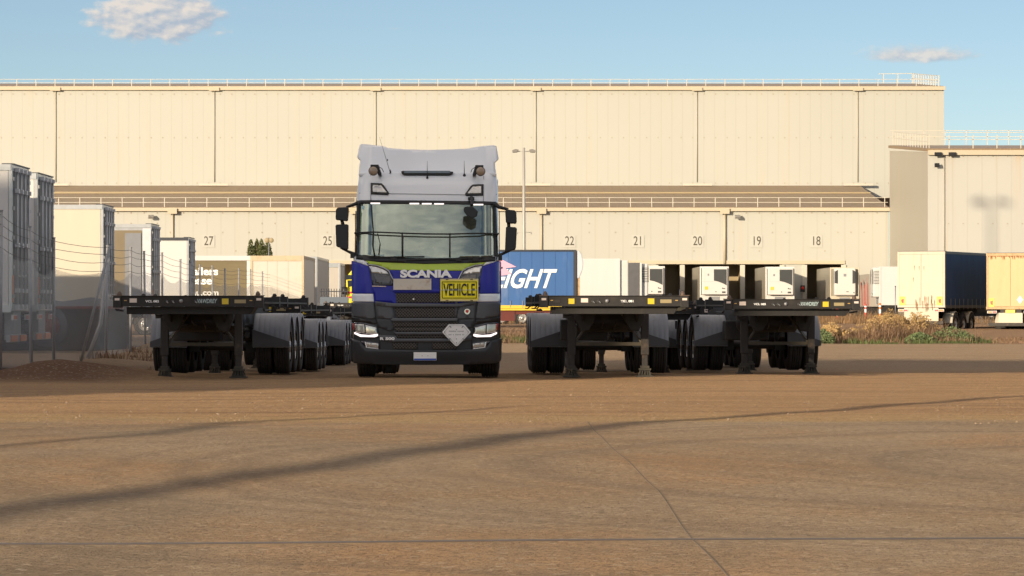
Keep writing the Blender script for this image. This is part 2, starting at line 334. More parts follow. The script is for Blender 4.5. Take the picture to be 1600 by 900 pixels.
def chain_mesh():
    m = bpy.data.materials.new('chain_link'); m.use_nodes = True; nt = m.node_tree; nt.nodes.clear(); L = nt.links.new
    o = nt.nodes.new('ShaderNodeOutputMaterial'); tr = nt.nodes.new('ShaderNodeBsdfTransparent')
    p = nt.nodes.new('ShaderNodeBsdfPrincipled'); p.inputs['Base Color'].default_value = (.33, .34, .36, 1); p.inputs['Metallic'].default_value = .3; p.inputs['Roughness'].default_value = .5
    t = nt.nodes.new('ShaderNodeTexCoord'); s = nt.nodes.new('ShaderNodeSeparateXYZ'); L(t.outputs['UV'], s.inputs[0])
    def mth(op, a, b=None):
        n = nt.nodes.new('ShaderNodeMath'); n.operation = op
        for i, v in enumerate((a, b)):
            if v is None: continue
            if isinstance(v, (int, float)): n.inputs[i].default_value = v
            else: L(v, n.inputs[i])
        return n.outputs[0]
    def strand(sign):
        q = mth('FRACT', mth('MULTIPLY', mth('ADD', s.outputs[0], mth('MULTIPLY', s.outputs[1], sign)), 1/.062))
        return mth('LESS_THAN', mth('ABSOLUTE', mth('SUBTRACT', q, .5)), .11)
    a = mth('MAXIMUM', strand(1), strand(-1))
    mx = nt.nodes.new('ShaderNodeMixShader'); L(a, mx.inputs[0]); L(tr.outputs[0], mx.inputs[1]); L(p.outputs[0], mx.inputs[2]); L(mx.outputs[0], o.inputs[0]); return m
M['chain'] = chain_mesh()

# ---------------------------------------------------------------- ground
def ground_material():
    m = bpy.data.materials.new('yard_surface'); m.use_nodes = True; nt = m.node_tree; p = nt.nodes['Principled BSDF']; L = nt.links.new
    t = nt.nodes.new('ShaderNodeTexCoord'); s = nt.nodes.new('ShaderNodeSeparateXYZ'); L(t.outputs['Object'], s.inputs[0])
    def mth(op, a, b=None, c=None):
        n = nt.nodes.new('ShaderNodeMath'); n.operation = op
        for i, v in enumerate((a, b, c)):
            if v is None: continue
            if isinstance(v, (int, float)): n.inputs[i].default_value = v
            else: L(v, n.inputs[i])
        return n.outputs[0]
    def noise(scale, detail=6, rough=.6, vec=None, stretch=None):
        n = nt.nodes.new('ShaderNodeTexNoise'); n.inputs['Scale'].default_value = scale; n.inputs['Detail'].default_value = detail; n.inputs['Roughness'].default_value = rough
        v = vec or t.outputs['Object']
        if stretch:
            mp = nt.nodes.new('ShaderNodeMapping'); mp.inputs['Scale'].default_value = stretch; L(v, mp.inputs[0]); v = mp.outputs[0]
        L(v, n.inputs['Vector']); return n.outputs[0]
    def step(v, a, b, lo=0., hi=1.):
        n = nt.nodes.new('ShaderNodeMapRange'); n.interpolation_type = 'SMOOTHSTEP'; n.inputs[1].default_value = a; n.inputs[2].default_value = b; n.inputs[3].default_value = lo; n.inputs[4].default_value = hi; L(v, n.inputs[0]); return n.outputs[0]
    def mixc(f, a, b):
        n = nt.nodes.new('ShaderNodeMix'); n.data_type = 'RGBA'; n.clamp_factor = True
        for i, v in ((0, f), (6, a), (7, b)):
            if isinstance(v, tuple): n.inputs[i].default_value = (*v, 1)
            elif isinstance(v, (int, float)): n.inputs[i].default_value = v
            else: L(v, n.inputs[i])
        return n.outputs[2]
    x, y = s.outputs[0], s.outputs[1]
    big = noise(.22, 6, .6, stretch=(1, .5, 1)); mid = noise(1.6, 7, .65); fine = noise(22, 5, .7); grit = noise(70, 3, .6)
    conc = mixc(mid, (.45, .335, .225), (.61, .465, .315)); conc = mixc(step(big, .40, .64), conc, (.55, .35, .19))
    # worn tyre arcs, where lorries swing round
    dx = mth('SUBTRACT', x, 11.0); dy = mth('SUBTRACT', y, 25.5)
    rr = mth('ADD', mth('SQRT', mth('ADD', mth('MULTIPLY', dx, dx), mth('MULTIPLY', mth('MULTIPLY', dy, dy), 1.6))), mth('MULTIPLY', big, 2.0))
    arc = noise(1.0, 4, .6, vec=None, stretch=(1, 1, 1)); cv = nt.nodes.new('ShaderNodeCombineXYZ'); L(mth('MULTIPLY', rr, .95), cv.inputs[0])
    arcs = noise(1.0, 5, .65, vec=cv.outputs[0]); conc = mixc(step(arcs, .44, .64, 0, .55), conc, (.29, .22, .155))
    dx2 = mth('SUBTRACT', x, -14.0); dy2 = mth('SUBTRACT', y, 17.0)
    rr2 = mth('ADD', mth('SQRT', mth('ADD', mth('MULTIPLY', dx2, dx2), mth('MULTIPLY', dy2, dy2))), mth('MULTIPLY', big, 3.0))
    cv2 = nt.nodes.new('ShaderNodeCombineXYZ'); L(mth('MULTIPLY', rr2, .7), cv2.inputs[0]); cv2.inputs[1].default_value = 7.3
    arcs2 = noise(1.0, 5, .65, vec=cv2.outputs[0]); conc = mixc(step(arcs2, .46, .66, 0, .42), conc, (.31, .24, .165))
    # unsealed orange dirt beyond the slab, with wheel ruts running across
    rut = noise(1.0, 6, .7, stretch=(.10, 1.1, 1)); dirt = mixc(mid, (.50, .30, .15), (.66, .43, .23)); dirt = mixc(step(rut, .48, .66, 0, .7), dirt, (.36, .22, .12))
    dirt = mixc(step(grit, .62, .72, 0, .6), dirt, (.66, .5, .3))
    edge = mth('ADD', y, mth('MULTIPLY', mth('SUBTRACT', noise(.6, 6, .7, stretch=(.5, 1, 1)), .5), 5.0))
    isd = step(edge, 35.3, 36.6)
    lip = mth('MULTIPLY', step(edge, 34.6, 36.0), mth('SUBTRACT', 1.0, step(edge, 36.6, 38.5)))
    col = mixc(isd, conc, dirt); col = mixc(mth('MULTIPLY', lip, mth('ADD', .25, mth('MULTIPLY', mid, .8))), col, (.60, .42, .21))
    far = step(y, 64, 82); col = mixc(far, col, mixc(mid, (.42, .30, .19), (.53, .39, .26)))
    beyond = step(mth('ADD', y, mth('MULTIPLY', mid, 4)), 112, 117); col = mixc(beyond, col, mixc(mid, (.28, .17, .10), (.42, .27, .16)))
    soil = mth('MULTIPLY', step(mth('ADD', mth('MULTIPLY', x, -1.0), mth('MULTIPLY', mid, 1.6)), 6.6, 8.2), mth('MULTIPLY', step(y, 52, 56), mth('SUBTRACT', 1., step(y, 66, 90))))
    col = mixc(soil, col, mixc(mid, (.17, .085, .045), (.27, .14, .075)))
    road = mth('MULTIPLY', step(y, 200, 204), mth('SUBTRACT', 1., step(y, 262, 270))); col = mixc(road, col, (.17, .145, .12))
    vo = nt.nodes.new('ShaderNodeTexVoronoi'); vo.inputs['Scale'].default_value = 26; L(t.outputs['Object'], vo.inputs['Vector'])
    sv = nt.nodes.new('ShaderNodeSeparateXYZ'); L(vo.outputs['Color'], sv.inputs[0])
    col = mixc(step(sv.outputs[0], .78, .98, 0, .38), col, (.19, .14, .10)); col = mixc(step(sv.outputs[1], .90, .99, 0, .45), col, (.78, .66, .50))
    patchy = noise(.7, 8, .72, stretch=(1, .6, 1)); col = mixc(step(patchy, .56, .72, 0, .20), col, (.24, .18, .13)); col = mixc(step(patchy, .28, .40, .35, 0), col, (.66, .54, .39))
    trk = noise(1.0, 3, .55, stretch=(.05, 3.2, 1)); col = mixc(mth('MULTIPLY', step(trk, .54, .64, 0, .45), isd), col, (.30, .19, .11))
    col = mixc(step(fine, .40, .75, 0, .35), col, (.16, .115, .08)); col = mixc(step(grit, .66, .74, 0, .5), col, (.55, .46, .36))
    L(col, p.inputs['Base Color']); p.inputs['Roughness'].default_value = .95; p.inputs['Diffuse Roughness'].default_value = 1.0; p.inputs['Specular IOR Level'].default_value = .15
    h = mth('ADD', mth('MULTIPLY', fine, .5), mth('MULTIPLY', mid, .6)); h = mth('ADD', h, mth('MULTIPLY', grit, .22)); h = mth('ADD', h, mth('MULTIPLY', mth('MULTIPLY', rut, isd), 1.2))
    b = nt.nodes.new('ShaderNodeBump'); b.inputs['Strength'].default_value = 1.0; b.inputs['Distance'].default_value = .16; L(h, b.inputs['Height'])
    # gravel grains: every grain tilts its own way, so a low sun still catches many of them face on
    def vec(op, a, c):
        n = nt.nodes.new('ShaderNodeVectorMath'); n.operation = op
        for i, v in enumerate((a, c)):
            if isinstance(v, (tuple, float, int)): n.inputs[i].default_value = v if isinstance(v, tuple) else (v, v, v)
            else: L(v, n.inputs[i])
        return n.outputs[0]
    tilt = None
    for sc, amp in ((14.0, GT*.5), (60.0, GT*1.2), (160.0, GT*1.2)):
        n = nt.nodes.new('ShaderNodeTexNoise'); n.inputs['Scale'].default_value = sc; n.inputs['Detail'].default_value = 3; n.inputs['Roughness'].default_value = .7; L(t.outputs['Object'], n.inputs['Vector'])
        q = vec('MULTIPLY', vec('SUBTRACT', n.outputs['Color'], .5), (amp, amp, 0.0)); tilt = q if tilt is None else vec('ADD', tilt, q)
    nn = vec('ADD', b.outputs[0], tilt); nz_ = nt.nodes.new('ShaderNodeVectorMath'); nz_.operation = 'NORMALIZE'; L(nn, nz_.inputs[0]); L(nz_.outputs[0], p.inputs['Normal'])
    return m
GT = 4.0
def ground():
    def frange(a, b, st):
        o = []
        while a < b-1e-6: o.append(a); a += st
        return o
    xs = [-3000, -1500, -700, -300, -150, -80, -45, -30, -22] + frange(-16, 20, .4) + [20, 24, 30, 40, 60, 90, 160, 320, 700, 1500, 3000]
    ys = [-300, -120, -60, -30, -10, 0, 6] + frange(10, 64, .35) + frange(64, 130, .9) + frange(130, 300, 4) + [300, 330, 380, 460, 600, 900, 1500, 3000, 6000]
    v = [(x, y, ground_z(x, y)) for y in ys for x in xs]; n = len(xs)
    f = [(j*n+i, j*n+i+1, (j+1)*n+i+1, (j+1)*n+i) for j in range(len(ys)-1) for i in range(n-1)]
    me = bpy.data.meshes.new('ground'); me.from_pydata(v, [], f); me.materials.append(ground_material()); me.polygons.foreach_set('use_smooth', [True]*len(f))
    o = bpy.data.objects.new('ground', me); C.objects.link(o); return tag(o, 'bare yard of worn concrete and orange dirt', None, None, 'structure')
ground()
dark_joint = mat('joint_tar', (.075, .06, .055), .5, var=.2)
def strip(pts, w, h, name, m, label):
    b = MB(); fine = []
    for (p, q) in zip(pts, pts[1:]):
        for k in range(24): v = Vector(p).lerp(Vector(q), k/24); fine.append((v.x, v.y, ground_z(v.x, v.y)))
    fine.append((pts[-1][0], pts[-1][1], ground_z(pts[-1][0], pts[-1][1]))); pts = fine
    for (p, q) in zip(pts, pts[1:]):
        p, q = Vector(p), Vector(q); d = (q-p); n = Vector((-d.y, d.x, 0)).normalized()*w/2
        k = len(b.v); b.v += [tuple(p-n), tuple(q-n), tuple(q+n), tuple(p+n)]; b.v += [tuple(Vector(a)+Vector((0, 0, h))) for a in b.v[k:k+4]]
        for f in ((4, 5, 6, 7), (0, 1, 5, 4), (2, 3, 7, 6), (1, 2, 6, 5), (3, 0, 4, 7)): b.face([k+i for i in f])
    return tag(b.build(name, m), label, None, None, 'structure')
strip([(-12, 16.55, -.0), (-4, 16.83, .0), (0, 17.15, 0), (4, 17.45, 0), (12, 17.9, 0)], .045, .007, 'slab_joint', dark_joint, 'dark metal slab joint crossing the foreground')
strip([(.80, 35.2, 0), (.84, 30.0, 0), (.97, 22.0, 0), (.935, 17.2, 0), (1.02, 10, 0)], .006, .003, 'slab_crack', mat('crack_fill', (.17, .125, .085), .8), 'thin tarred crack running away across the slab')

# ---------------------------------------------------------------- warehouse
def build_warehouse():
    YL, YU = 300.0, 325.0
    XR = XW(1389, YL)
    zl_top = ZW(325, YL); zl_eave = ZW(330, YL); zu0 = ZW(290, YU); zu1 = ZW(139, YU)
    XRU = XW(1475, YU)
    w = thing('warehouse', 'huge cream clad cold store with numbered dock openings and railed roofs', 'warehouse', (0, YL, 0))
    P = lambda b, n, m, par=w, **k: b.build(n, m, par, **k)
    XL = -150.0; zo = ZW(413, YL); g = .35
    openings = [(XW(300, YL), XW(420, YL)), (XW(496, YL), XW(905, YL)), (XW(1025, YL), XW(1222, YL)), (XW(1257, YL), XW(1318, YL))]
    b = MB(); b.box(XL, XR, 0, .3, zo, zl_eave)
    xs = [XL]+[v for o in openings for v in o]+[XR]
    for i in range(0, len(xs), 2): b.box(xs[i], xs[i+1], 0, .3, g, zo)
    P(b, 'lower_wall', M['cladding_low'])
    # dock recess behind the openings
    b = MB(); b.box(XL, XR, 4.5, 4.7, g, zo+.4); b.box(XL, XR, .3, 4.5, zo+.22, zo+.4)
    for px in (300, 420, 496, 560, 640, 720, 800, 905, 1025, 1222, 1257, 1318): b.box(XW(px, YL)-.1, XW(px, YL)+.1, .3, 4.5, g, zo+.2)
    for px in (1066, 1160): b.box(XW(px, YL)-.08, XW(px, YL)+.08, .3, 4.5, g, zo+.2)
    P(b, 'dock_recess', M['khaki'])
    for (a, c) in ((1075, 1140), (1168, 1218), (1263, 1316)):
        b = MB(); b.box(XW(a, YL), XW(c, YL), 4.35, 4.45, g, zo-.05); P(b, 'dock_door', M['dock_brown'])
    for px in (1066, 1160, 1222, 1257, 1318, 1025):
        b = MB(); b.box(XW(px, YL)-.22, XW(px, YL)+.22, -.16, -.02, g, zo-.05); P(b, 'door_post', M['rail_paint'], bevel=.02)
    b = MB(); b.box(XW(480, YL), XW(1320, YL), -.12, -.02, zo+.02, zo+.34); P(b, 'opening_trim', M['gutter'])
    b = MB(); b.box(XL, XR+.05, -.35, -.01, zl_eave, zl_top+.02); P(b, 'lower_gutter', M['gutter'])
    # roofs
    b = MB(); k = len(b.v)
    b.v += [(XL, -.3, zl_top+.05), (XR, -.3, zl_top+.05), (XR, YU-YL, zu0), (XL, YU-YL, zu0)]; b.v += [(x, y, z-.2) for (x, y, z) in b.v[k:k+4]]
    for f in ((0, 1, 2, 3), (7, 6, 5, 4), (0, 4, 5, 1), (1, 5, 6, 2), (3, 2, 6, 7), (0, 3, 7, 4)): b.face([k+i for i in f])
    P(b, 'lower_roof', M['roof_sheet'])
    t = .62; yy_ = (YU-YL)*t; zz_ = zl_top+(zu0-zl_top)*t
    b = MB(); b.bar((XL, yy_, zz_+.14), (XR, yy_, zz_+.05), .10, .2); P(b, 'roof_flashing', M['khaki'])
    D = YU-YL
    b = MB(); b.box(XL, XRU, D, D+60, zu0-1.2, zu1); P(b, 'upper_wall', M['cladding'])
    b = MB(); b.box(XL, XRU+.08, D-.3, D-.01, zu1-.12, zu1+.25); P(b, 'upper_gutter', M['gutter'])
    b = MB(); zr = ZW(130.5, YU+22)
    b.prism([(D-.3, zu1+.26), (D+22, zr), (D+60, zu1+.26)], XL, XRU, 'yz'); P(b, 'upper_roof', M['roof_sheet'])
    for px in (87, 335, 587, 837, 1089, 1340):
        X = XW(px, YU); b = MB(); b.tube([(X, D-.07, zu0+.35), (X, D-.07, zu1-.1)], .05, 6); P(b, 'downpipe', M['pipe'])
        b = MB(); b.box(X-.5, X+.5, D-.45, D-.31, zu1-.20, zu1+.12); P(b, 'rainwater_head', M['gutter'])
        b = MB(); b.box(X-1.4, X+1.4, D-1.0, D-.7, zu0-.04, zu0+.16); P(b, 'spreader', M['rail_paint'])
    for px in (270, 554, 846, 1132):
        X = XW(px, YL); b = MB(); b.tube([(X, -.14, ZW(412, YL)), (X, -.14, zl_eave)], .075 if px != 1132 else .13, 6); P(b, 'downpipe', M['gutter'])
        b = MB(); b.box(X-.42, X+.42, -.55, -.36, zl_eave-.25, zl_top-.05); P(b, 'rainwater_head', M['gutter'])
    # rows of cladding fixings
    b = MB(); x = XL
    while x < XRU:
        for py in (147, 215, 286): b.box(x-.045, x+.045, D-.04, D-.001, ZW(py, YU)-.06, ZW(py, YU)+.06)
        x += 1.125
    tag(P(b, 'upper_fixings', M['fixing']), kind='stuff')
    b = MB(); x = XW(0, YL)
    while x < XR-.6:
        for py in (332.5, 349, 363, 392):
            if random.random() < (.35 if py > 340 else 1): b.box(x-.05, x+.05, -.04, -.001, ZW(py, YL)-.06, ZW(py, YL)+.06)
        x += 1.18
    tag(P(b, 'lower_fixings', M['fixing']), kind='stuff')
    def railing(x0, x1, y, z0, z1, pitch, name='roof_railing'):
        b = MB(); x = x0
        while x < x1+.01: b.box(x-.035, x+.035, y-.03, y+.03, z0, z1); x += pitch
        for k in (1.0, .52): b.box(x0, x1, y-.032, y+.032, z0+(z1-z0)*k-.035, z0+(z1-z0)*k+.01)
        P(b, name, M['rail_paint'])
    railing(XW(-8, YL), XR-.1, .1, zl_top+.06, ZW(308.5, YL), 1.91)
    railing(XL+96, XRU-.5, D+.2, zu1+.26, ZW(123.5, YU), 1.87)
    # return railings running back over the roofs
    b = MB()
    for k in range(11):
        yv = D+.2+k*2.0; zb = zu1+.26+(zr-zu1-.26)*k/11; b.box(XRU-.55, XRU-.45, yv-.04, yv+.04, zb, zb+1.05)
    for q in (1.05, .55): b.bar((XRU-.5, D+.2, zu1+.26+q), (XRU-.5, D+22, zr+q), .06, .06)
    for k in range(3): b.box(XRU-3.5+k*1.5, XRU-3.42+k*1.5, D+21.9, D+22, zr, zr+1.0)
    b.bar((XRU-4, D+22, zr+1.0), (XRU-.5, D+22, zr+1.05), .06, .06); P(b, 'roof_railing', M['rail_paint'])
    for px, s in ((326, '27'), (512, '25'), (890, '22'), (997, '21'), (1090, '20'), (1182, '19'), (1275, '18')):
        X = XW(px, YL); z = ZW(377, YL)
        b = MB(); b.box(X-.55, X+.55, -.045, -.012, z-.55, z+.55); pl = P(b, 'number_board', M['number_white'])
        lettering(s, 'number', M['number_ink'], pl, (X, -.052, z), 1.16, sx=.74, bold=.004, depth=.003)
    for px in (237, 1152):
        X = XW(px, YL); z = ZW(339, YL); b = MB(); b.box(X-.05, X+.05, -.5, 0, z+.05, z+.12); b.obox((X, -.5, z), (.24, .2, .09), Matrix.Rotation(.5, 3, 'X')); P(b, 'wall_light', M['rim'])
    for px in (1039, 1233):
        b = MB(); X = XW(px, YL); b.box(X-.05, X+.05, -.3, -.2, ZW(440, YL), ZW(436, YL)); 
    return w
M['pipe'] = mat('pipe', (.46, .43, .36), .6)
M['number_white'] = mat('number_white', (.485, .485, .45), .5, var=.03)
M['number_ink'] = mat('number_ink', (.07, .06, .045), .6, var=.1)
build_warehouse()

def build_annex():
    YF, YB = 272.0, 299.6; X0 = XW(1450, YF); X1 = 75.0
    w = thing('annex_building', 'taller cream clad building on the right with floodlights at its roof corner', 'building', (0, YF, 0))
    zt = ZW(237, YF); zb = ZW(230.5, YB)
    b = MB(); b.box(X0, X1, 0, .3, .3, zt); b.build('front_wall', M['cladding_annex'], w)
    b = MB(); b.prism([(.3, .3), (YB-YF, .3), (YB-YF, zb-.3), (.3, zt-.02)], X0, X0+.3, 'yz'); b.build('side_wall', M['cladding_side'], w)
    b = MB(); b.prism([(0, zt+.26), (YB-YF, zb+.2), (YB-YF, zb-.05), (0, zt+.02)], X0-.12, X1, 'yz'); b.build('roof', M['roof_sheet'], w)
    b = MB(); b.box(X0-.02, X1, -.32, -.01, zt-.28, zt+.12); b.build('gutter', M['gutter'], w)
    for px in (1475,):
        X = XW(px, YF); b = MB(); b.tube([(X, -.08, .4), (X, -.08, zt-.3)], .05, 6); b.build('downpipe', M['pipe'], w)
    b = MB()
    for px in range(1482, 1640, 23):
        X = XW(px, YF)
        b.box(X-.05, X+.05, -.04, -.001, ZW(245, YF), ZW(243, YF)); b.box(X-.05, X+.05, -.04, -.001, ZW(350, YF), ZW(348.6, YF))
    tag(b.build('fixings', M['fixing'], w), kind='stuff')
    b = MB(); x = X0+.8+XW(1470, YF)-X0
    while x < X1: b.box(x-.035, x+.035, .9, .96, zt+.3, zt+1.42); x += 1.96
    for q in (1.42, .85): b.box(X0+1.2, X1, .9, .96, zt+.2+q-.03, zt+.2+q+.02)
    b.build('roof_railing', M['rail_paint'], w)
    b = MB()
    for k in range(15):
        y = .9+k*1.85; z = zt+.26+(zb-zt)*y/(YB-YF); b.box(X0+.17, X0+.23, y-.02, y+.03, z, z+1.15)
    for q in (1.15, .6): b.bar((X0+.2, .9, zt+.26+q), (X0+.2, YB-YF-1, zb+.2+q), .05, .05)
    b.build('roof_railing', M['rail_paint'], w)
    b = MB(); x = X0+3
    while x < X1: b.box(x-.03, x+.03, YB-YF-.6, YB-YF-.5, zb+.2, zb+1.5); x += 1.9
    for q in (1.5, .95): b.box(X0, X1, YB-YF-.6, YB-YF-.54, zb+q-.03, zb+q+.02)
    b.build('roof_railing', M['rail_paint'], w)
    for px, py in ((1465, 241.5), (1487, 241.5), (1463, 258.5)):
        X = XW(px, YF); z = ZW(py, YF)
        b = MB(); b.obox((X, -.45, z), (.30 if py < 250 else .20, .08, .15), Matrix.Rotation(-.5, 3, 'X')); b.box(X-.05, X+.05, -.5, -.3 if py < 250 else -.0, z-.06, z+.02); b.build('floodlight', M['trim_black'], w)
M['cladding_annex'] = ribbed('cladding_annex', (.475, .475, .445), 1.2, 0, .1, streak=(.55, .33, .12), samt=.55)
build_annex()

# unseen shed and added mast, sized and placed for the shade they cast
def shade_casters():
    w = thing('shade_shed', 'plain grey unseen shed behind the camera, sized to shade the parked vehicles', 'shed', (1.6-69.3*math.tan(SUN_AZ), -12, 0))
    b = MB(); HS = 4.1+(71-8)*math.tan(SUN_EL)/math.cos(SUN_AZ); b.prism([(0, -.2), (20, -.2), (20, HS), (0, HS+4.2)], -95, 0, 'yz'); b.build('wall', M['cladding_low'], w)
    b = MB(); b.prism([(-.2, HS+4.25), (20.2, HS+.01), (20.2, HS+.06), (-.2, HS+4.35)], -95.3, .2, 'yz'); b.build('roof', M['roof_sheet'], w)
    pole = thing('shadow_mast', 'tall twin lamp mast added unseen left of the picture for its wall shadow', 'shadow mast', (39.2-math.tan(SUN_AZ)*(272-165), 165, .2))  # mast added to drop a twin lamp shadow on the annex wall
    b = MB(); H = 9.6+(272-165)/math.cos(SUN_AZ)*math.tan(SUN_EL); b.tube([(0, 0, -.2), (0, 0, H)], [.16, .10], 12); b.build('pole', M['galv'], pole)
    b = MB(); b.bar((-1.0, 0, H), (1.0, 0, H), .08, .08); b.build('cross_arm', M['galv'], pole)
    for sx_ in (-1, 1): b = MB(); b.obox((sx_*1.0, 0, H+.1), (.36, .3, .2), Matrix.Rotation(sx_*.3, 3, 'Y')); b.build('lamp', M['trim_black'], pole)
    # unseen cables, shaped back along the sun rays to cast the shadow bands
    def cable(pts, s, r, lab):
        b = MB(); out = []
        for (px, py) in pts:
            Y = F_PX*CAMH/(py-HZ); P = Vector((XW(px, Y), Y, 0)); out.append(P+TOSUN*s)
        dense = []
        for i in range(len(out)-1):
            p0, p1, p2, p3 = out[max(i-1, 0)], out[i], out[i+1], out[min(i+2, len(out)-1)]
            for k in range(8):
                t = k/8; dense.append(.5*((2*p1)+(p2-p0)*t+(2*p0-5*p1+4*p2-p3)*t*t+(-p0+3*p1-3*p2+p3)*t**3))
        dense.append(out[-1]); b.tube(dense, r, 8); tag(b.build('shadow_cable', M['black']), lab, 'cable', 'unseen cables shaped for their shadow bands')
    cable([(-500, 900), (0, 801), (400, 742), (800, 683), (1000, 660), (1250, 644), (1600, 619), (2100, 592)], 28, .16, 'thick unseen cable shaped to cast the nearest foreground shadow band')
    cable([(-200, 715), (0, 696), (200, 681), (400, 657), (560, 651), (700, 642), (800, 636)], 28, .085, 'thinner unseen cable shaped to cast the farther shadow band')
shade_casters()
M['rod'] = mat('rod', (.60, .62, .66), .4, metal=.1, var=.15, vscale=4)
M['door_gap_shade'] = mat('door_gap_shade', (.07, .075, .085), .5, var=.2)  # near-black door colour paints in the shade between the lock rods
M['trailer_cream'] = mat('trailer_cream', (.60, .55, .45), .4, var=.04, dirt=(.52, .44, .32), dscale=.5, damt=.35, stretch=(.4, 1, .3))
M['trailer_open'] = mat('trailer_open', (.36, .38, .42), .5, var=.25, vscale=1.2, stretch=(3, 3, .3))
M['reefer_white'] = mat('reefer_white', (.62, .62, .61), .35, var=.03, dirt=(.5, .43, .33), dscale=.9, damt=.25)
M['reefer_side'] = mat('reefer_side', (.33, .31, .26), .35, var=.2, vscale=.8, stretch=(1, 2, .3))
M['reefer_dark'] = mat('reefer_dark', (.10, .10, .11), .5, var=.2)
M['reefer_grey'] = mat('reefer_grey', (.38, .35, .31), .5, var=.15, stretch=(6, 1, .3))
M['nose_white'] = mat('nose_white', (.60, .63, .70), .3, var=.05)
M['container_white'] = mat('container_white', (.60, .57, .51), .45, var=.04, dirt=(.5, .40, .25), dscale=.5, damt=.4)
M['container_grey'] = mat('container_grey', (.46, .43, .39), .5, var=.1, stretch=(4, 1, .3))
M['rust_frame'] = mat('rust_frame', (.55, .46, .32), .6, var=.1, vscale=3, dirt=(.42, .17, .04), dscale=1.6, damt=.9)
M['machine_dark'] = mat('machine_dark', (.02, .02, .022), .7)
M['dark_red'] = mat('dark_red', (.12, .02, .015), .5, var=.2)
M['red_dull'] = mat('red_dull', (.60, .06, .04), .5, var=.15)
M['red_lamp'] = mat('red_lamp', (.70, .03, .02), .3)
M['amber_board'] = mat('amber_board', (.85, .52, .04), .4, var=.1)
M['yellow_dull'] = mat('yellow_dull', (.75, .52, .05), .5, var=.1)
M['cab_yellow'] = mat('cab_yellow', (.80, .70, .02), .35, var=.04, coat=.4)
M['slate'] = mat('slate', (.13, .16, .21), .7, var=.1, stretch=(8, 1, 1))
M['rust_spot'] = mat('rust_spot', (.25, .11, .04), .8, var=.3)
M['post'] = mat('post', (.34, .35, .37), .5, metal=.2, var=.25, vscale=10, dirt=(.25, .2, .14), damt=.5)
M['barb'] = mat('barb', (.05, .05, .055), .6)
M['pole_grey'] = mat('pole_grey', (.42, .41, .38), .5, metal=.2, var=.08)
M['lamp_head'] = mat('lamp_head', (.22, .21, .2), .4, var=.2)
M['bark'] = mat('bark', (.12, .08, .05), .9)
M['leaf_green'] = mat('leaf_green', (.09, .105, .03), .7, var=.6, vscale=2.2)
M['leaf_sage'] = mat('leaf_sage', (.15, .20, .085), .7, var=.4, vscale=4)
M['weed_green'] = mat('weed_green', (.095, .125, .038), .8, var=.5, vscale=.8)
M['weed_dry'] = mat('weed_dry', (.23, .145, .085), .8, var=.5, vscale=.9)
M['scrub'] = mat('scrub', (.24, .145, .07), .8, var=.4, vscale=.3)
M['umbel'] = mat('umbel', (.42, .28, .12), .8, var=.3, vscale=3)
M['stone'] = mat('stone', (.34, .25, .165), .85, var=.4, vscale=5)

# ---------------------------------------------------------------- the prime mover
TX, TY = -1.469, 57.0
def interp(pts, t):
    if t <= pts[0][0]: return pts[0][1]
    for (a, b), (c, d) in zip(pts, pts[1:]):
        if t <= c: return b+(d-b)*(t-a)/(c-a)
    return pts[-1][1]
PROF = [(.25, .10), (.42, .02), (.8, 0), (1.25, .015), (1.6, .04), (2.0, .10), (2.1, .13), (3.0, .40), (3.1, .43), (3.35, .55), (3.5, .68), (3.6, .84)]
HW = [(.25, 1.26), (.6, 1.275), (1.3, 1.28), (2.0, 1.25), (3.2, 1.235), (3.6, 1.20)]
def prof(z): return sum(interp(PROF, z+d) for d in (-.06, -.03, 0, .03, .06))/5
def cabF(x, z):
    hw = interp(HW, z); r = .30; a = min(abs(x)/hw, .9995)*hw; y = .05*(a/1.25)**2; e = a-(hw-r)
    if e > 0: y += r-math.sqrt(max(r*r-e*e, 0))
    return prof(z)+y
def px2xz(px, py, F=cabF):
    x = z = 0; d = .15
    for _ in range(4):
        Y = TY+d; x = (px-800)*Y/F_PX-TX; z = CAMH+(HZ-py)*Y/F_PX; d = F(x, z)
    return x, z
def a1(u, v): return px2xz(510+u/4.5, 210+v/4.5)
def a2(u, v): return px2xz(510+u/4.5, 400+v/4.5)
def mirror(pts, ax): return [(2*ax-u, v) for u, v in pts][::-1]
def pnorm(F, x, z):
    e = .004; gx = (F(x+e, z)-F(x-e, z))/(2*e); gz = (F(x, z+e)-F(x, z-e))/(2*e)
    gx = max(-6, min(6, gx)); return Vector((gx, -1, gz)).normalized()
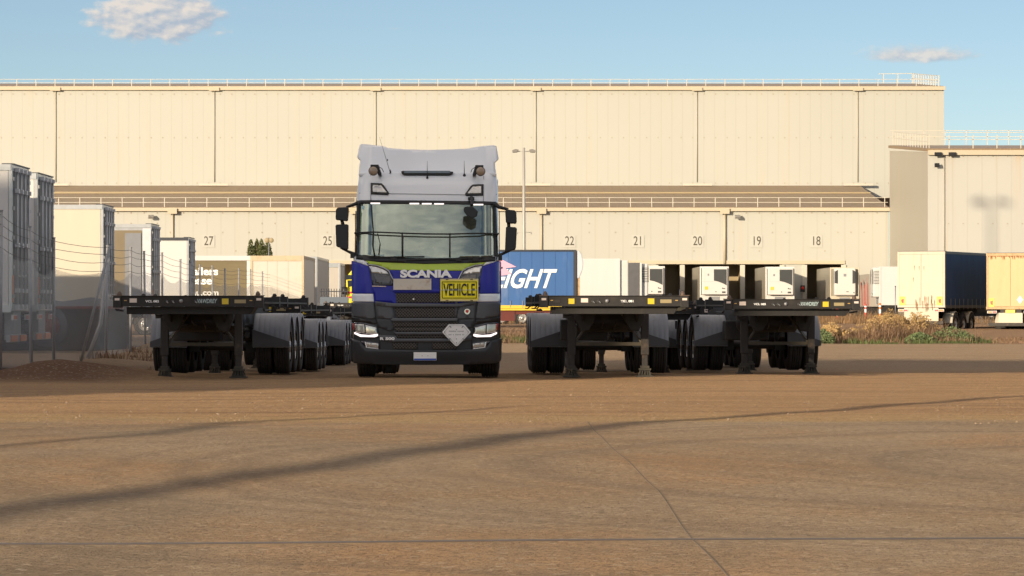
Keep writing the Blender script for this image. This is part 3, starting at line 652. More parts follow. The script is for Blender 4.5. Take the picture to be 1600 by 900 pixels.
def patch(poly, name, m, parent, off=.004, thick=.02, F=cabF, step=.05, smooth_=True, dense=.05):
    """panel bounded by poly (x, z), lying on the curved front F, `off` proud of it"""
    out = []
    for (p, q) in zip(poly, poly[1:]+poly[:1]):
        L = math.hypot(q[0]-p[0], q[1]-p[1]); n = max(1, int(L/dense))
        for k in range(n): out.append((p[0]+(q[0]-p[0])*k/n, p[1]+(q[1]-p[1])*k/n))
    nb = len(out)
    def inside(x, z):
        c = False; j = nb-1
        for i in range(nb):
            if (out[i][1] > z) != (out[j][1] > z) and x < (out[j][0]-out[i][0])*(z-out[i][1])/(out[j][1]-out[i][1])+out[i][0]: c = not c
            j = i
        return c
    x0, x1 = min(p[0] for p in out), max(p[0] for p in out); z0, z1 = min(p[1] for p in out), max(p[1] for p in out)
    pts = list(out); x = x0+step/2
    while x < x1:
        z = z0+step/2
        while z < z1:
            if inside(x, z) and min((x-a)**2+(z-b)**2 for a, b in out) > (step*.35)**2: pts.append((x, z))
            z += step
        x += step
    r = delaunay_2d_cdt([Vector(p) for p in pts], [(i, (i+1) % nb) for i in range(nb)], [], 1, 1e-5)
    vs, fs = r[0], r[2]; b = MB(); n = len(vs)
    for sgn in (1, 0):
        for v in vs:
            nn = pnorm(F, v.x, v.y); P = Vector((v.x, F(v.x, v.y), v.y))+nn*(off if sgn else off-thick); b.v.append(tuple(P))
    edges = {}
    for f in fs:
        b.face(f, 0, smooth_); b.face([i+n for i in f][::-1], 0, smooth_)
        for i in range(len(f)):
            e = (f[i], f[(i+1) % len(f)]); edges[e] = 1
    for (i, j) in edges:
        if (j, i) not in edges: b.face((i, j, j+n, i+n), 0, False)
    return b.build(name, m, parent)
def on_front(u2, v2, off=0, A=None):
    x, z = (A or a2)(u2, v2); n = pnorm(cabF, x, z); return Vector((x, cabF(x, z), z))+n*off

def wheel(parent, x0, x1, y, R=.5, name='wheel', out_side=0, grooves=True, rim=True):
    """one tyre (with rim) between x0 and x1 turned about the axle at y"""
    w = x1-x0; b = MB(); prof_ = [(R*.56, 0), (R*.80, -.006), (R*.93, .006), (R*.985, w*.07)]
    k = 5
    for i in range(k):
        a = w*(.10+.80*i/k); c = w*(.10+.80*(i+1)/k)
        prof_ += [(R, a+.006), (R, c-.006)]
        if i < k-1 and grooves: prof_ += [(R-.016, c-.004), (R-.016, c+.004)]
    prof_ += [(R*.985, w*.93), (R*.93, w-.006), (R*.80, w+.006), (R*.56, w)]
    b.turn(prof_, (x0, y, R), 'x', 36)
    t = b.build(name, M['rubber'], parent)
    if rim:
        r = MB(); s = x0+w*.08 if out_side <= 0 else x1-w*.08; d = 1 if out_side <= 0 else -1
        r.turn([(R*.57, 0), (R*.55, d*.03), (R*.44, d*.06), (R*.40, d*.10), (R*.24, d*.08), (R*.2, d*-.02), (.001, d*-.03)], (s, y, R), 'x', 24)
        for i in range(10): a = 2*PI*i/10; r.tube([(s+d*.02, y+math.cos(a)*R*.32, R+math.sin(a)*R*.32), (s+d*.085, y+math.cos(a)*R*.32, R+math.sin(a)*R*.32)], .014, 6)
        r.build('rim', M['rim'], t)
    return t

def build_truck():
    T = thing('prime_mover', 'white, blue and green cab-over prime mover facing the camera, yellow sign on its grille', 'truck', (TX, TY, 0))
    def shell(name, m, z0, z1, off, xlim=None, yb=2.25, hole=None, nz=None):
        b = MB(); nz = nz or max(2, int((z1-z0)/.06)); cols = []
        for j in range(nz+1):
            z = z0+(z1-z0)*j/nz; hw = interp(HW, z); row = []
            for k in range(61):
                x = -hw+2*hw*k/60; th = k/60
                # finer sampling at the corners
                x = hw*math.sin((th-.5)*PI)
                row.append((x, cabF(x, z)))
            row = [(-hw, yb)]+[(-hw, row[0][1]+.3+(yb-row[0][1]-.3)*(1-q)) for q in (.3, .6)]+row+[(hw, row[-1][1]+.3+(yb-row[-1][1]-.3)*q) for q in (.4, .7)]+[(hw, yb)]
            for (x, y) in row:
                n = pnorm(cabF, x, z) if abs(x) < hw*.97 else Vector((math.copysign(1, x), 0, 0)); q = Vector((x, y, z))+n*off
                b.v.append(tuple(q))
            cols.append(len(row))
        n = cols[0]
        for j in range(nz):
            for k in range(n-1):
                q = [j*n+k, j*n+k+1, (j+1)*n+k+1, (j+1)*n+k]
                if hole:
                    c = [sum(b.v[i][t] for i in q)/4 for t in range(3)]
                    if hole(*c): continue
                b.face(q, 0, True)
        return b.build(name, m, T)
    shell('bumper_skirt', M['bumper_grey'], .34, 1.30, -.012)
    shell('lower_cab', M['cab_blue'], 1.30, 1.98, -.012)
    shell('cab_body', M['cab_white'], 1.98, 3.56, -.012, hole=lambda x, y, z: (abs(x) < 1.12 and y < .8 and 2.06 < z < 3.02))
    b = MB(); b.box(-1.2, 1.2, .86, 2.25, 3.50, 3.56); b.box(-1.22, 1.22, 2.2, 2.26, .9, 3.5); b.box(-1.2, 1.2, .5, 2.2, 1.15, 1.2); b.build('cab_back_and_roof', M['cab_white'], T, bevel=.02)
    # side windows and door line
    for s in (-1, 1):
        b = MB(); b.prism([(.72, 2.1), (1.55, 2.1), (1.55, 2.9), (.92, 2.9)], s*1.243, s*1.256, 'yz'); b.build('side_window', M['window'], T)
        b = MB(); b.box(min(s*1.28, s*1.262), max(s*1.28, s*1.262), .62, 1.64, 1.30, 2.02); d = b.build('door', M['cab_blue'], T, bevel=.01)
        b = MB(); b.box(min(s*1.305, s*1.282), max(s*1.305, s*1.282), 1.40, 1.6, 1.9, 1.93); b.build('handle', M['trim_black'], d)
        b = MB(); b.box(min(s*1.27, s*1.0), max(s*1.27, s*1.0), .5, 1.3, .36, .44); b.box(min(s*1.27, s*1.0), max(s*1.27, s*1.0), .55, 1.3, .7, .76); b.build('step', M['trim_black'], T)
    # cabin inside
    b = MB(); b.box(-1.17, 1.17, .38, .85, 1.95, 2.17); b.prism([(.30, 2.02), (.8, 2.02), (.8, 2.25), (.46, 2.16)], -1.1, 1.1, 'yz'); b.build('dashboard', M['dash'], T, bevel=.02)
    b = MB(); b.box(-1.16, 1.16, 1.98, 2.04, 1.9, 3.3); b.build('cabin_back_wall', M['cabin_lining'], T)
    b = MB(); b.box(-1.14, 1.14, .62, 2.0, 3.04, 3.08); b.build('cabin_ceiling', M['cabin_lining'], T)
    for s in (-.62, .62):
        b = MB(); b.box(s-.26, s+.26, 1.15, 1.7, 1.9, 2.12); b.box(s-.25, s+.25, 1.6, 1.78, 2.1, 2.72); b.box(s-.14, s+.14, 1.6, 1.74, 2.74, 2.94); b.build('seat', M['seat'], T, bevel=.05)
    b = MB(); b.turn([(.235, -.015), (.215, 0), (.235, .015), (.25, 0), (.235, -.015)], (0, 0, 0), 'y', 28); b.box(-.2, .2, -.01, .01, -.02, .02); b.tube([(0, 0, 0), (0, -.25, -.1)], .03)
    st = b.build('steering_wheel', M['trim_black'], T, loc=(.62, .98, 2.28)); st.rotation_euler = (-.9, 0, 0)
    for (x0, x1, m_) in ((-1.12, -1.0, 'curtain'), (-.99, -.90, 'trim_black'), (.93, 1.02, 'trim_black'), (1.02, 1.13, 'curtain')):
        b = MB(); n = 6
        for k in range(n): b.tube([(x0+(x1-x0)*(k+.5)/n, .75+.02*(k % 2), 2.15), (x0+(x1-x0)*(k+.5)/n+.01, .80+.02*(k % 2), 3.0)], (x1-x0)/n*.75, 8)
        b.build('curtain', M[m_], T)
    b = MB(); b.box(-1.05, 1.05, .75, .80, 2.86, 3.02); b.build('sun_blind', M['curtain'], T)
    b = MB(); b.obox((-.92, .55, 2.32), (.05, .01, .12), Matrix.Rotation(.3, 3, 'X')); b.obox((.0, .55, 2.29), (.12, .03, .045), Matrix.Rotation(.3, 3, 'X')); b.build('papers_on_dash', M['paper'], T)
    # windscreen
    patch([a1(238, 466), a1(700, 470), a1(1172, 476), a1(1186, 640), a1(1196, 862), a1(900, 874), a1(700, 876), a1(420, 870), a1(216, 852), a1(226, 640)], 'windscreen', M['glass'], T, off=.002, thick=.006)
    for poly in ([(236, 464), (700, 466), (1176, 474), (1176, 498), (700, 490), (236, 490)],
                 [(212, 850), (420, 866), (700, 872), (900, 870), (1198, 858), (1200, 892), (1050, 905), (700, 912), (380, 900), (212, 880)],
                 [(216, 466), (238, 466), (230, 660), (226, 855), (206, 852), (214, 640)],
                 [(1168, 474), (1190, 474), (1196, 640), (1204, 862), (1182, 862), (1178, 660)]):
        patch([a1(*p) for p in poly], 'windscreen_surround', M['trim_black'], T, off=.010, thick=.02)
    for (u0, u1, v) in ((312, 378, 486), (585, 652, 488), (672, 740, 489), (758, 826, 490), (1034, 1102, 495)):
        patch([a1(u0, v-3.5), a1(u1, v-3.5), a1(u1, v+3.5), a1(u0, v+3.5)], 'marker_light', M['led'], T, off=.018, thick=.01)
    b = MB()
    for u in (700,): p = on_front(u, 508, -.05, a1); b.obox(p, (.09, .03, .05), Matrix.Identity(3))
    b.build('sensor_housing', M['trim_grey'], T)
    for (u, v, w_, h_) in ((775, 520, .05, .035), (275, 512, .09, .03), (1088, 640, .018, .05)):
        p = on_front(u, v, -.012, a1); b = MB(); b.obox(p, (w_*.8, .003, h_), Matrix.Rotation(-.28, 3, 'X')); b.build('windscreen_sticker', M['sticker'], T)
    # stone guard bar and wipers
    def fp(u, v, off, A=a1): return on_front(u, v, off, A)
    b = MB(); b.tube([fp(222, 698, .07), fp(330, 697, .085), fp(540, 706, .09), fp(700, 711, .09), fp(865, 712, .09), fp(1080, 706, .085), fp(1186, 706, .07)], .013, 8)
    for u in (535, 868): b.tube([fp(u, 706, .09), fp(u, 868, .05)], .014, 8)
    for u, s in ((222, 1), (1190, 1)): b.tube([fp(u, 700, .07), fp(u, 720, .0)], .012, 8)
    b.build('guard_rail', M['trim_black'], T)
    b = MB(); b.tube([fp(330, 690, .03), fp(320, 560, .03), fp(316, 500, .03)], .010, 6); b.tube([fp(330, 690, .03), fp(326, 780, .03), fp(340, 860, .04)], .014, 6); b.build('wiper', M['trim_black'], T)
    b = MB(); b.tube([fp(360, 700, .03), fp(378, 770, .03), fp(368, 855, .04)], .008, 6); b.build('wiper', M['trim_black'], T)
    b = MB()
    for (p, q) in (((300, 868), (690, 862)), ((560, 890), (1000, 872)), ((860, 886), (1110, 868))): b.tube([fp(*p, .035), fp(*q, .03)], .010, 6)
    for u in (475, 930, 1050): b.obox(fp(u, 882, .03), (.05, .03, .03), Matrix.Identity(3))
    b.build('wiper', M['trim_black'], T)
    # roof lamps
    for poly, ins in (([(312, 343), (388, 346), (404, 360), (441, 414), (432, 426), (314, 420)], [(326, 358), (384, 361), (424, 408), (420, 412), (327, 407)]),
                      ([(1103, 352), (1102, 430), (982, 432), (974, 421), (1013, 366), (1030, 354)], [(1088, 367), (1088, 416), (996, 418), (993, 413), (1031, 368)])):
        f = patch([a1(*p) for p in poly], 'roof_lamp', M['trim_black'], T, off=.012, thick=.03)
        patch([a1(*p) for p in ins], 'lens', M['lens'], f, off=.018, thick=.01, step=.03)
    # panel joints of the roof
    b = MB()
    for L in ([(312, 268), (312, 466)], [(1106, 290), (1104, 474)], [(230, 412), (450, 416), (720, 420), (980, 424), (1200, 422)]):
        b.tube([fp(u, v, -.001) for u, v in [L[0]]+[((p[0]+q[0])/2, (p[1]+q[1])/2) for p, q in zip(L, L[1:])]+[L[-1]]] if len(L) == 2 else [fp(u, v, -.001) for u, v in L], .004, 5)
    b.build('panel_joint', M['trim_grey'], T)
    # light bar, beacons, aerials
    b = MB(); pts = [px2xz(510+u/4.5, 210+v/4.5) for u, v in ((524, 262), (536, 284), (560, 290), (860, 291), (884, 284), (895, 264), (880, 262), (540, 257))]
    b.prism([(x, z+.0) for x, z in pts], .70, .80, 'xz'); lb = b.build('light_bar', M['trim_black'], T, bevel=.012)
    b = MB(); z0 = pts[0][1]; b.box(pts[0][0]+.06, pts[5][0]-.06, .685, .70, z0-.028, z0+.012); b.build('lens', M['lens_blue'], lb)
    for (u, v, s) in ((335, 262, 1), (1085, 265, -1)):
        x, z = a1(u, v); b = MB(); b.turn([(.001, -.045), (.04, -.042), (.066, -.028), (.078, 0), (.07, .035), (.04, .075), (.001, .08)], (x, .50, z), 'y', 24); w_ = b.build('work_lamp', M['beacon'], T)
        b = MB(); b.turn([(.083, -.005), (.083, .02), (.077, .02), (.077, -.005), (.083, -.005)], (x, .50, z), 'y', 24)
        b.box(x+s*.04-.09, x+s*.04+.05, .52, .6, z+.05, z+.11) if s > 0 else b.box(x+s*.04-.05, x+s*.04+.09, .52, .6, z+.05, z+.11)
        b.bar((x+s*.06, .58, z+.09), (x+s*.11, .62, z-.06), .045, .05); b.bar((x+s*.11, .62, z-.05), (x+s*.11, .9, z-.08), .05, .04)
        b.tube([(x+s*.09, .6, z+.08), (x+s*.15, .66, z+.04), (x+s*.17, .72, z-.01)], .006, 5); b.build('bracket', M['trim_black'], w_)
    def aerial(base, top, r0, y0=.75, y1=.8, foot=.02, m_='trim_black'):
        xb, zb = a1(*base); xt, zt = a1(*top); b = MB(); b.tube([(xb, y0, zb-.02), (xb+(xt-xb)*.5, y0, (zb+zt)/2), (xt, y1, zt)], [r0, r0*.7, r0*.35], 6)
        b.turn([(foot, -.02), (foot*.9, .01), (foot*.4, .04), (.001, .05)], (xb, y0, zb), 'z', 12); b.build('aerial', M[m_], T)
    aerial((709, 303), (711, 190), .008, .66, .66); aerial((970, 292), (969, 186), .009, .74, .76, .033); aerial((450, 266), (372, 18), .0055, .78, .9, .016)
    b = MB(); xb, zb = a1(430, 180); b.obox((xb, .84, zb), (.008, .008, .018), Matrix.Identity(3)); b.build('aerial_coil', M['trim_black'], T)
    # wind deflector
    def dF(x, z):
        t = (z-3.46)/.60; return .92+.55*t+.10*t*t-.16*(abs(x)/1.2)**2.2+max(0, abs(x)-1.0)*.9
    def d1(u, v): return px2xz(510+u/4.5, 210+v/4.5, dF)
    patch([d1(*p) for p in ((250, 67), (330, 75), (400, 82), (432, 95), (560, 105), (720, 109), (880, 105), (1000, 99), (1040, 90), (1120, 80), (1180, 76), (1196, 84), (1204, 130), (1212, 170), (1184, 196), (1188, 240), (1196, 292), (1100, 292), (880, 288), (540, 280), (300, 276), (228, 272), (232, 220), (240, 182), (217, 160), (226, 110), (236, 72))], 'wind_deflector', M['cab_white'], T, off=0, thick=.035, F=dF)
    for s in (-1, 1):
        b = MB(); b.prism([(1.02, 3.50), (2.3, 3.50), (2.3, 4.0), (1.62, 4.04), (1.35, 3.8)], s*1.13, s*1.17, 'yz'); b.build('side_fairing', M['cab_white'], T, bevel=.01)
    # mirrors
    for s, up, lo in ((-1, [(68, 530), (80, 515), (150, 511), (158, 520), (152, 604), (145, 611), (70, 602), (66, 590)], [(65, 642), (72, 634), (150, 632), (155, 640), (154, 800), (148, 812), (80, 793), (70, 785)]),
                      (1, [(1256, 540), (1264, 528), (1325, 534), (1336, 548), (1339, 618), (1332, 630), (1262, 622)], [(1262, 650), (1330, 652), (1340, 662), (1333, 800), (1325, 812), (1258, 830), (1255, 820)])):
        def flat(u, v): x = (510+u/4.5-800)*(TY+.5)/F_PX-TX; return x, CAMH+(HZ-(210+v/4.5))*(TY+.5)/F_PX
        b = MB(); b.prism([flat(*p) for p in up], .42, .60, 'xz'); ma = b.build('mirror', M['mirror_black'], T, bevel=.025)
        b = MB(); b.prism([flat(*p) for p in lo], .42, .60, 'xz'); b.build('mirror', M['mirror_black'], T, bevel=.025)
        q = (lambda u, v, y=.5: (flat(u, v)[0], y, flat(u, v)[1]))
        b = MB()
        if s < 0:
            b.tube([q(222, 482, .5), q(190, 494), q(140, 512)], [.035, .028, .022], 8); b.build('mirror_arm', M['trim_black'], T); b = MB(); b.tube([q(108, 600), q(120, 645)], .03, 8); b.build('mirror_link', M['trim_black'], T); b = MB(); b.tube([q(100, 795), q(150, 822), q(212, 848, .45)], [.022, .022, .035], 8)
            b.obox(q(190, 852, .48), (.05, .06, .045), Matrix.Identity(3))
        else:
            b.tube([q(1186, 490, .5), q(1215, 512), q(1280, 528)], [.045, .032, .024], 8); b.build('mirror_arm', M['trim_black'], T); b = MB(); b.tube([q(1280, 620), q(1284, 660)], .03, 8); b.build('mirror_link', M['trim_black'], T); b = MB(); b.tube([q(1290, 815), q(1225, 845), q(1205, 862, .45)], [.024, .026, .04], 8)
            b.obox(q(1218, 866, .48), (.045, .06, .055), Matrix.Identity(3))
        b.build('mirror_arm', M['trim_black'], T)
    b = MB(); b.tube([on_front(1018, 445, .04, a1), on_front(1022, 480, .10, a1), on_front(1020, 520, .16, a1)], .03, 8)
    b.obox(on_front(1018, 455, .02, a1), (.055, .03, .03), Matrix.Identity(3))
    x, z = a1(1016, 553); b.prism([(x-.12, z+.08), (x-.09, z+.10), (x+.04, z+.10), (x+.125, z+.02), (x+.11, z-.06), (x+.03, z-.11), (x-.06, z-.06), (x-.12, z+.02)], .0, .14, 'xz'); b.build('front_mirror', M['mirror_black'], T, bevel=.02)
    # --- coloured front panels
    G = lambda pts: [a2(*p) for p in pts]
    cx = 698.0
    patch(G([(262, 8), (420, 26), (560, 36), (840, 36), (1000, 26), (1140, 8), (1134, 30), (1110, 60), (1040, 68), (985, 88), (958, 104), (698, 104), (440, 98), (405, 80), (350, 62), (297, 58)]), 'green_band', M['cab_green'], T, off=.006, thick=.02)
    patch(G([(441, 99), (698, 105), (957, 105), (945, 130), (935, 175), (935, 232), (1068, 232), (1066, 262), (1050, 316), (905, 338), (470, 334), (345, 318), (332, 262), (322, 212), (468, 212), (470, 170)]), 'grille_panel', M['cab_blue'], T, off=.004, thick=.02)
    for mm in (0, 1):
        K = (lambda P: G(mirror(P, cx))) if mm else G
        patch(K([(190, 8), (225, 0), (262, 30), (292, 64), (300, 72), (190, 34)]), 'white_flash', M['cab_white'], T, off=.008, thick=.02, step=.03, dense=.03)
        patch(K([(176, 36), (190, 36), (298, 74), (322, 200), (330, 264), (178, 262)]), 'corner_panel', M['cab_blue'], T, off=.005, thick=.018, step=.04, dense=.03)
        patch(K([(178, 266), (329, 266), (333, 322), (178, 320)]), 'white_stripe', M['cab_white'], T, off=.005, thick=.018, step=.04, dense=.03)
        patch(K([(176, 324), (334, 326), (346, 436), (300, 442), (176, 420)]), 'corner_panel', M['trim_grey'], T, off=.006, thick=.02, step=.04, dense=.03)
        patch(K([(176, 424), (300, 446), (348, 440), (356, 480), (200, 462), (176, 466)]), 'corner_trim', M['trim_black'], T, off=.0, thick=.018, step=.04, dense=.03)
        # upper lamp cluster
        h = patch(K([(296, 66), (350, 68), (405, 84), (440, 106), (470, 170), (466, 208), (324, 206), (310, 130)]), 'upper_lamp', M['lamp_shell'], T, off=.005, thick=.03, step=.04)
        patch(K([(302, 72), (345, 76), (392, 92), (425, 110), (436, 128), (320, 118)]), 'lens', M['lens'], h, off=.012, thick=.02, step=.03)
        patch(K([(338, 128), (440, 134), (452, 170), (450, 200), (346, 192)]), 'grille', M['lens_dark'], h, off=.012, thick=.02, step=.03)
        patch(K([(296, 58), (350, 62), (405, 80), (441, 101), (474, 168), (470, 176), (436, 108), (402, 88), (350, 70), (297, 66)]), 'lamp_brow', M['chrome_trim'], T, off=.014, thick=.02, step=.03, dense=.03)
        patch(K([(322, 209), (420, 212), (420, 218), (322, 216)]), 'trim_strip', M['marker_pink'], T, off=.014, thick=.01)
        # headlamp
        h = patch(K([(192, 466), (272, 470), (356, 494), (366, 572), (300, 584), (240, 570), (196, 546)]), 'headlamp', M['lamp_shell'], T, off=.006, thick=.04, step=.035, dense=.03)
        patch(K([(200, 478), (268, 482), (270, 544), (206, 534)]), 'lens', M['lens'], h, off=.014, thick=.02, step=.025, dense=.03)
        patch(K([(276, 486), (350, 504), (356, 546), (278, 546)]), 'lens', M['lens'], h, off=.014, thick=.02, step=.025, dense=.03)
        patch(K([(202, 536), (244, 552), (300, 556), (362, 548), (363, 562), (340, 570), (244, 568), (203, 547)]), 'running_light', M['led'], h, off=.020, thick=.014, step=.03, dense=.03)
        patch(K([(192, 474), (199, 474), (198, 520), (192, 516)]), 'side_marker', M['red'], h, off=.016, thick=.01)
        f = patch(K([(238, 598), (300, 602), (370, 610), (372, 654), (280, 642), (262, 624)]), 'fog_lamp', M['lamp_shell'], T, off=.008, thick=.03, step=.03)
        patch(K([(284, 608), (366, 616), (366, 648), (288, 636)]), 'lens', M['lens'], f, off=.015, thick=.02, step=.025)
        patch(K([(272, 602), (282, 606), (286, 640), (366, 650), (366, 655), (280, 644)]), 'rim_strip', M['white_letter'], f, off=.02, thick=.01, step=.03)
        # lower grille sides
        patch(K([(346, 330), (460, 340), (478, 430), (470, 444), (356, 436)]), 'grille_side_panel', M['trim_grey'], T, off=.006, thick=.02)
        patch(K([(358, 444), (466, 450), (476, 520), (440, 528), (366, 500)]), 'grille_side_panel', M['bumper_grey'], T, off=.010, thick=.02)
        b = MB(); b.tube([on_front(*(p if not mm else (2*cx-p[0], p[1])), .004) for p in ((333, 322), (346, 436), (360, 500), (372, 560), (376, 660), (382, 752))], .006, 5); b.build('panel_joint', M['black'], T)
    MK = M['intake']
    for poly in ([(486, 262), (900, 262), (896, 330), (494, 330)], [(482, 362), (912, 362), (906, 434), (492, 434)], [(466, 464), (930, 464), (924, 500), (472, 500)], [(476, 504), (924, 504), (918, 532), (492, 532)], [(486, 556), (915, 556), (908, 578), (500, 578)],
                 [(466, 606), (640, 608), (640, 656), (482, 652), (466, 636)], [(745, 608), (925, 606), (925, 636), (908, 656), (745, 656)]):
        patch(G(poly), 'intake_mesh', MK, T, off=.012, thick=.01)
    for poly in ([(346, 318), (470, 332), (905, 336), (1050, 316), (1050, 340), (925, 360), (470, 360), (346, 346)],
                 [(470, 436), (925, 436), (918, 460), (470, 462), (452, 448)],
                 [(470, 534), (930, 534), (918, 554), (500, 554)],
                 [(372, 556), (486, 560), (500, 580), (908, 580), (924, 560), (1020, 556), (1020, 590), (925, 604), (466, 604), (380, 590)]):
        patch(G(poly), 'grille_bar', M['trim_grey'], T, off=.030, thick=.035)
    patch(G([(905, 262), (928, 262), (912, 434), (906, 434)]), 'grille_bar', M['trim_grey'], T, off=.016, thick=.02)
    patch(G([(448, 236), (940, 236), (930, 258), (480, 258)]), 'blue_brow', M['cab_blue'], T, off=.022, thick=.03)
    # bumper valance
    patch(G([(170, 580), (238, 596), (262, 626), (280, 645), (372, 656), (466, 660), (698, 664), (930, 660), (1024, 656), (1116, 645), (1134, 626), (1158, 596), (1224, 580), (1222, 735), (1180, 752), (950, 762), (698, 764), (400, 762), (200, 752), (172, 735)]), 'bumper', M['bumper_grey'], T, off=.024, thick=.04, dense=.04)
    b = MB(); b.box(-.85, .85, .12, .3, .33, .44); b.build('bumper_underside', M['trim_black'], T)
    # plates, badges, signs
    p = on_front(694, 700, .045); b = MB(); b.box(-.195, .195, -.006, .006, -.07, .07); pl = b.build('number_plate', M['paper'], T, loc=p, bevel=.004)
    b = MB(); b.box(-.19, .19, -.009, -.0065, -.066, -.036); b.build('plate_band', M['plate_blue'], pl)
    b = MB()
    for s in (-1, 1): b.turn([(.001, -.010), (.006, -.010), (.006, -.006)], (s*.05, 0, .01), 'y', 8)
    b.build('screw', M['trim_black'], pl)
    x, z = a2(605, 199); y = cabF(x, z); b = MB(); b.box(-.325, .325, -.005, .005, -.095, .095); pl = b.build('blank_plate', M['stained_plate'], T, loc=(x, y-.05, z)); 
    x, z = a2(698, 128); lettering('SCANIA', 'maker_lettering', M['white_letter'], T, (x, cabF(x, z)-.03, z), .175, sx=1.42, bold=.0085, depth=.012, spacing=.98, rx=-.14)
    x, z = a2(428, 582); lettering('R 500', 'model_lettering', M['white_letter'], T, (x, cabF(x, z)-.045, z), .062, sx=1.7, bold=.003, depth=.004)
    x, z = a2(990, 389); y = cabF(x, z); b = MB(); b.prism([(.05*math.cos(a)*1.0, .045*math.sin(a)-.008*(math.sin(a) < -.8)) for a in [2*PI*i/20 for i in range(20)]], -.01, .01, 'xz'); bd = b.build('badge', M['chrome'], T, loc=(x, y-.03, z))
    b = MB(); b.prism([(-.028, .02), (.0, .028), (.028, .02), (.024, -.012), (0, -.032), (-.024, -.012)], -.016, -.011, 'xz'); b.build('badge_shield', M['red'], bd)
    b = MB(); x, z = a2(613, 303); b.obox((x, cabF(x, z)-.03, z), (.013, .01, .013), Matrix.Identity(3)); b.build('camera_sensor', M['paper'], T)
    x, z = a2(935, 239); y = cabF(x, z)-.065
    sg = thing('warning_sign', 'yellow hinged metal sign reading VEHICLE fixed on the blue grille', 'sign', (TX+x, TY+y, z))
    for (z0, z1) in ((.002, .192), (-.192, -.002)):
        b = MB(); b.box(-.326, .326, -.004, .004, z0, z1); b.build('sign_leaf', M['sign_edge'], sg)
        b = MB(); b.box(-.318, .318, -.0065, -.0045, max(z0, -.162), min(z1, .162)); b.build('sign_face', M['sign_yellow'], sg)
    b = MB()
    for (x0, x1, z0, z1) in ((-.298, .298, .132, .145), (-.298, .298, -.145, -.132), (-.298, -.286, -.132, .132), (.286, .298, -.132, .132)): b.box(x0, x1, -.0095, -.007, z0, z1)
    b.build('sign_border', M['black'], sg)
    lettering('VEHICLE', 'sign_lettering', M['black'], sg, (0, -.010, -.006), .285, sx=.50, bold=.006, depth=.001)
    b = MB(); b.box(-.32, .32, -.014, -.0115, -.004, .004); b.build('hinge', M['alu'], sg)
    b = MB()
    for sx_ in (-.21, .21):
        for sz in (-.178, .178): b.box(sx_-.022, sx_+.022, -.010, -.0045, sz-.006, sz+.006)
    b.build('slot', M['black'], sg)
    x, z = a2(915, 548); y = cabF(x, z)-.06
    hz = thing('placard_holder', 'white diamond shaped placard holder hung below the yellow sign', 'placard', (TX+x, TY+y, z))
    def dm(k): return [(-.125*k, .165*k), (.125*k, .165*k), (.145*k, .152*k), (.24*k, .04*k), (.238*k, .02*k), (.02*k, -.205*k), (-.02*k, -.205*k), (-.238*k, .02*k), (-.24*k, .04*k), (-.145*k, .152*k)]
    b = MB(); b.prism(dm(1), -.004, .004); b.build('plate', M['placard'], hz, bevel=.003)
    b = MB(); D1, D2 = dm(.86), dm(.84)
    for i in range(len(D1)): j = (i+1) % len(D1); b.bar((D1[i][0], -.006, D1[i][1]), (D1[j][0], -.006, D1[j][1]), .004, .003)
    b.build('border_line', M['trim_grey'], hz)
    b = MB()
    for (px_, pz_, an) in ((-.105, .125, .8), (.105, .125, -.8), (-.12, -.09, -.8), (.12, -.09, .8), (.0, .075, 0), (0, -.085, 0), (0, -.15, 0), (-.2, .035, 0), (.2, .035, 0)):
        b = MB(); b.obox((px_, -.010, pz_), (.022 if an else .008, .005, .008), Matrix.Rotation(an, 3, 'Y')); b.build('clip', M['galv'], hz)
    b = MB()
    for zz, L in ((.045, .13), (-.012, .135)):
        xx = -L
        while xx < L:
            w_ = .008+.008*random.random(); b.box(xx, xx+w_, -.0065, -.0045, zz-.010, zz+.008+.006*random.random()); xx += w_+.006+(.02 if random.random() < .15 else 0)
    b.build('faded_print', M['faint'], hz)
    # chassis and wheels
    b = MB()
    for s in (-1, 1): b.box(s*.43-.04, s*.43+.04, .4, 6.3, .72, 1.0)
    b.box(-.9, .9, .9, 1.3, .42, .62); b.box(-1.05, -.5, 1.5, 2.7, .45, 1.1); b.box(.5, 1.05, 1.5, 2.7, .45, 1.1); b.box(-.5, .5, 3.3, 4.6, 1.0, 1.18)
    for y in (1.45, 4.2, 5.5): b.tube([(-1.0, y, .5), (1.0, y, .5)], .09, 10)
    for y in (4.2, 5.5): b.turn([(.001, -.2), (.2, -.15), (.24, 0), (.2, .15), (.001, .2)], (0, y, .52), 'x', 16)
    b.build('chassis', M['chassis'], T)
    for s in (-1, 1):
        x1, x0 = s*1.235, s*.925; wheel(T, min(x0, x1), max(x0, x1), 1.45, R=.51, out_side=s)
        for y in (4.2, 5.5):
            for (p, q) in ((1.23, .96), (.92, .65)): wheel(T, min(s*p, s*q), max(s*p, s*q), y, out_side=s)
        b = MB(); b.turn([(.58, 0), (.58, .66), (.56, .66), (.56, 0)], (s*.62 if s > 0 else -1.28, 4.85, .5), 'x', 20, a0=-.5, a1=PI+.5); 
        b = MB(); b.box(min(s*.6, s*1.0), max(s*.6, s*1.0), .95, 1.05, .22, .36); b.box(min(s*.62, s*.72), max(s*.62, s*.72), .9, .98, .1, .36); b.build('suspension_bracket', M['chassis'], T)
    b = MB(); b.box(-.5, .5, 4.4, 5.2, 1.12, 1.2); b.turn([(.001, 0), (.5, 0), (.5, .04), (.001, .04)], (0, 4.85, 1.2), 'z', 20); b.build('fifth_wheel', M['chassis'], T)
    return T
M['dash'] = mat('dash', (.07, .065, .055), .6, var=.2)
M['cabin_lining'] = mat('cabin_lining', (.24, .25, .17), .8, var=.2)
M['seat'] = mat('seat', (.30, .27, .12), .8, var=.25)
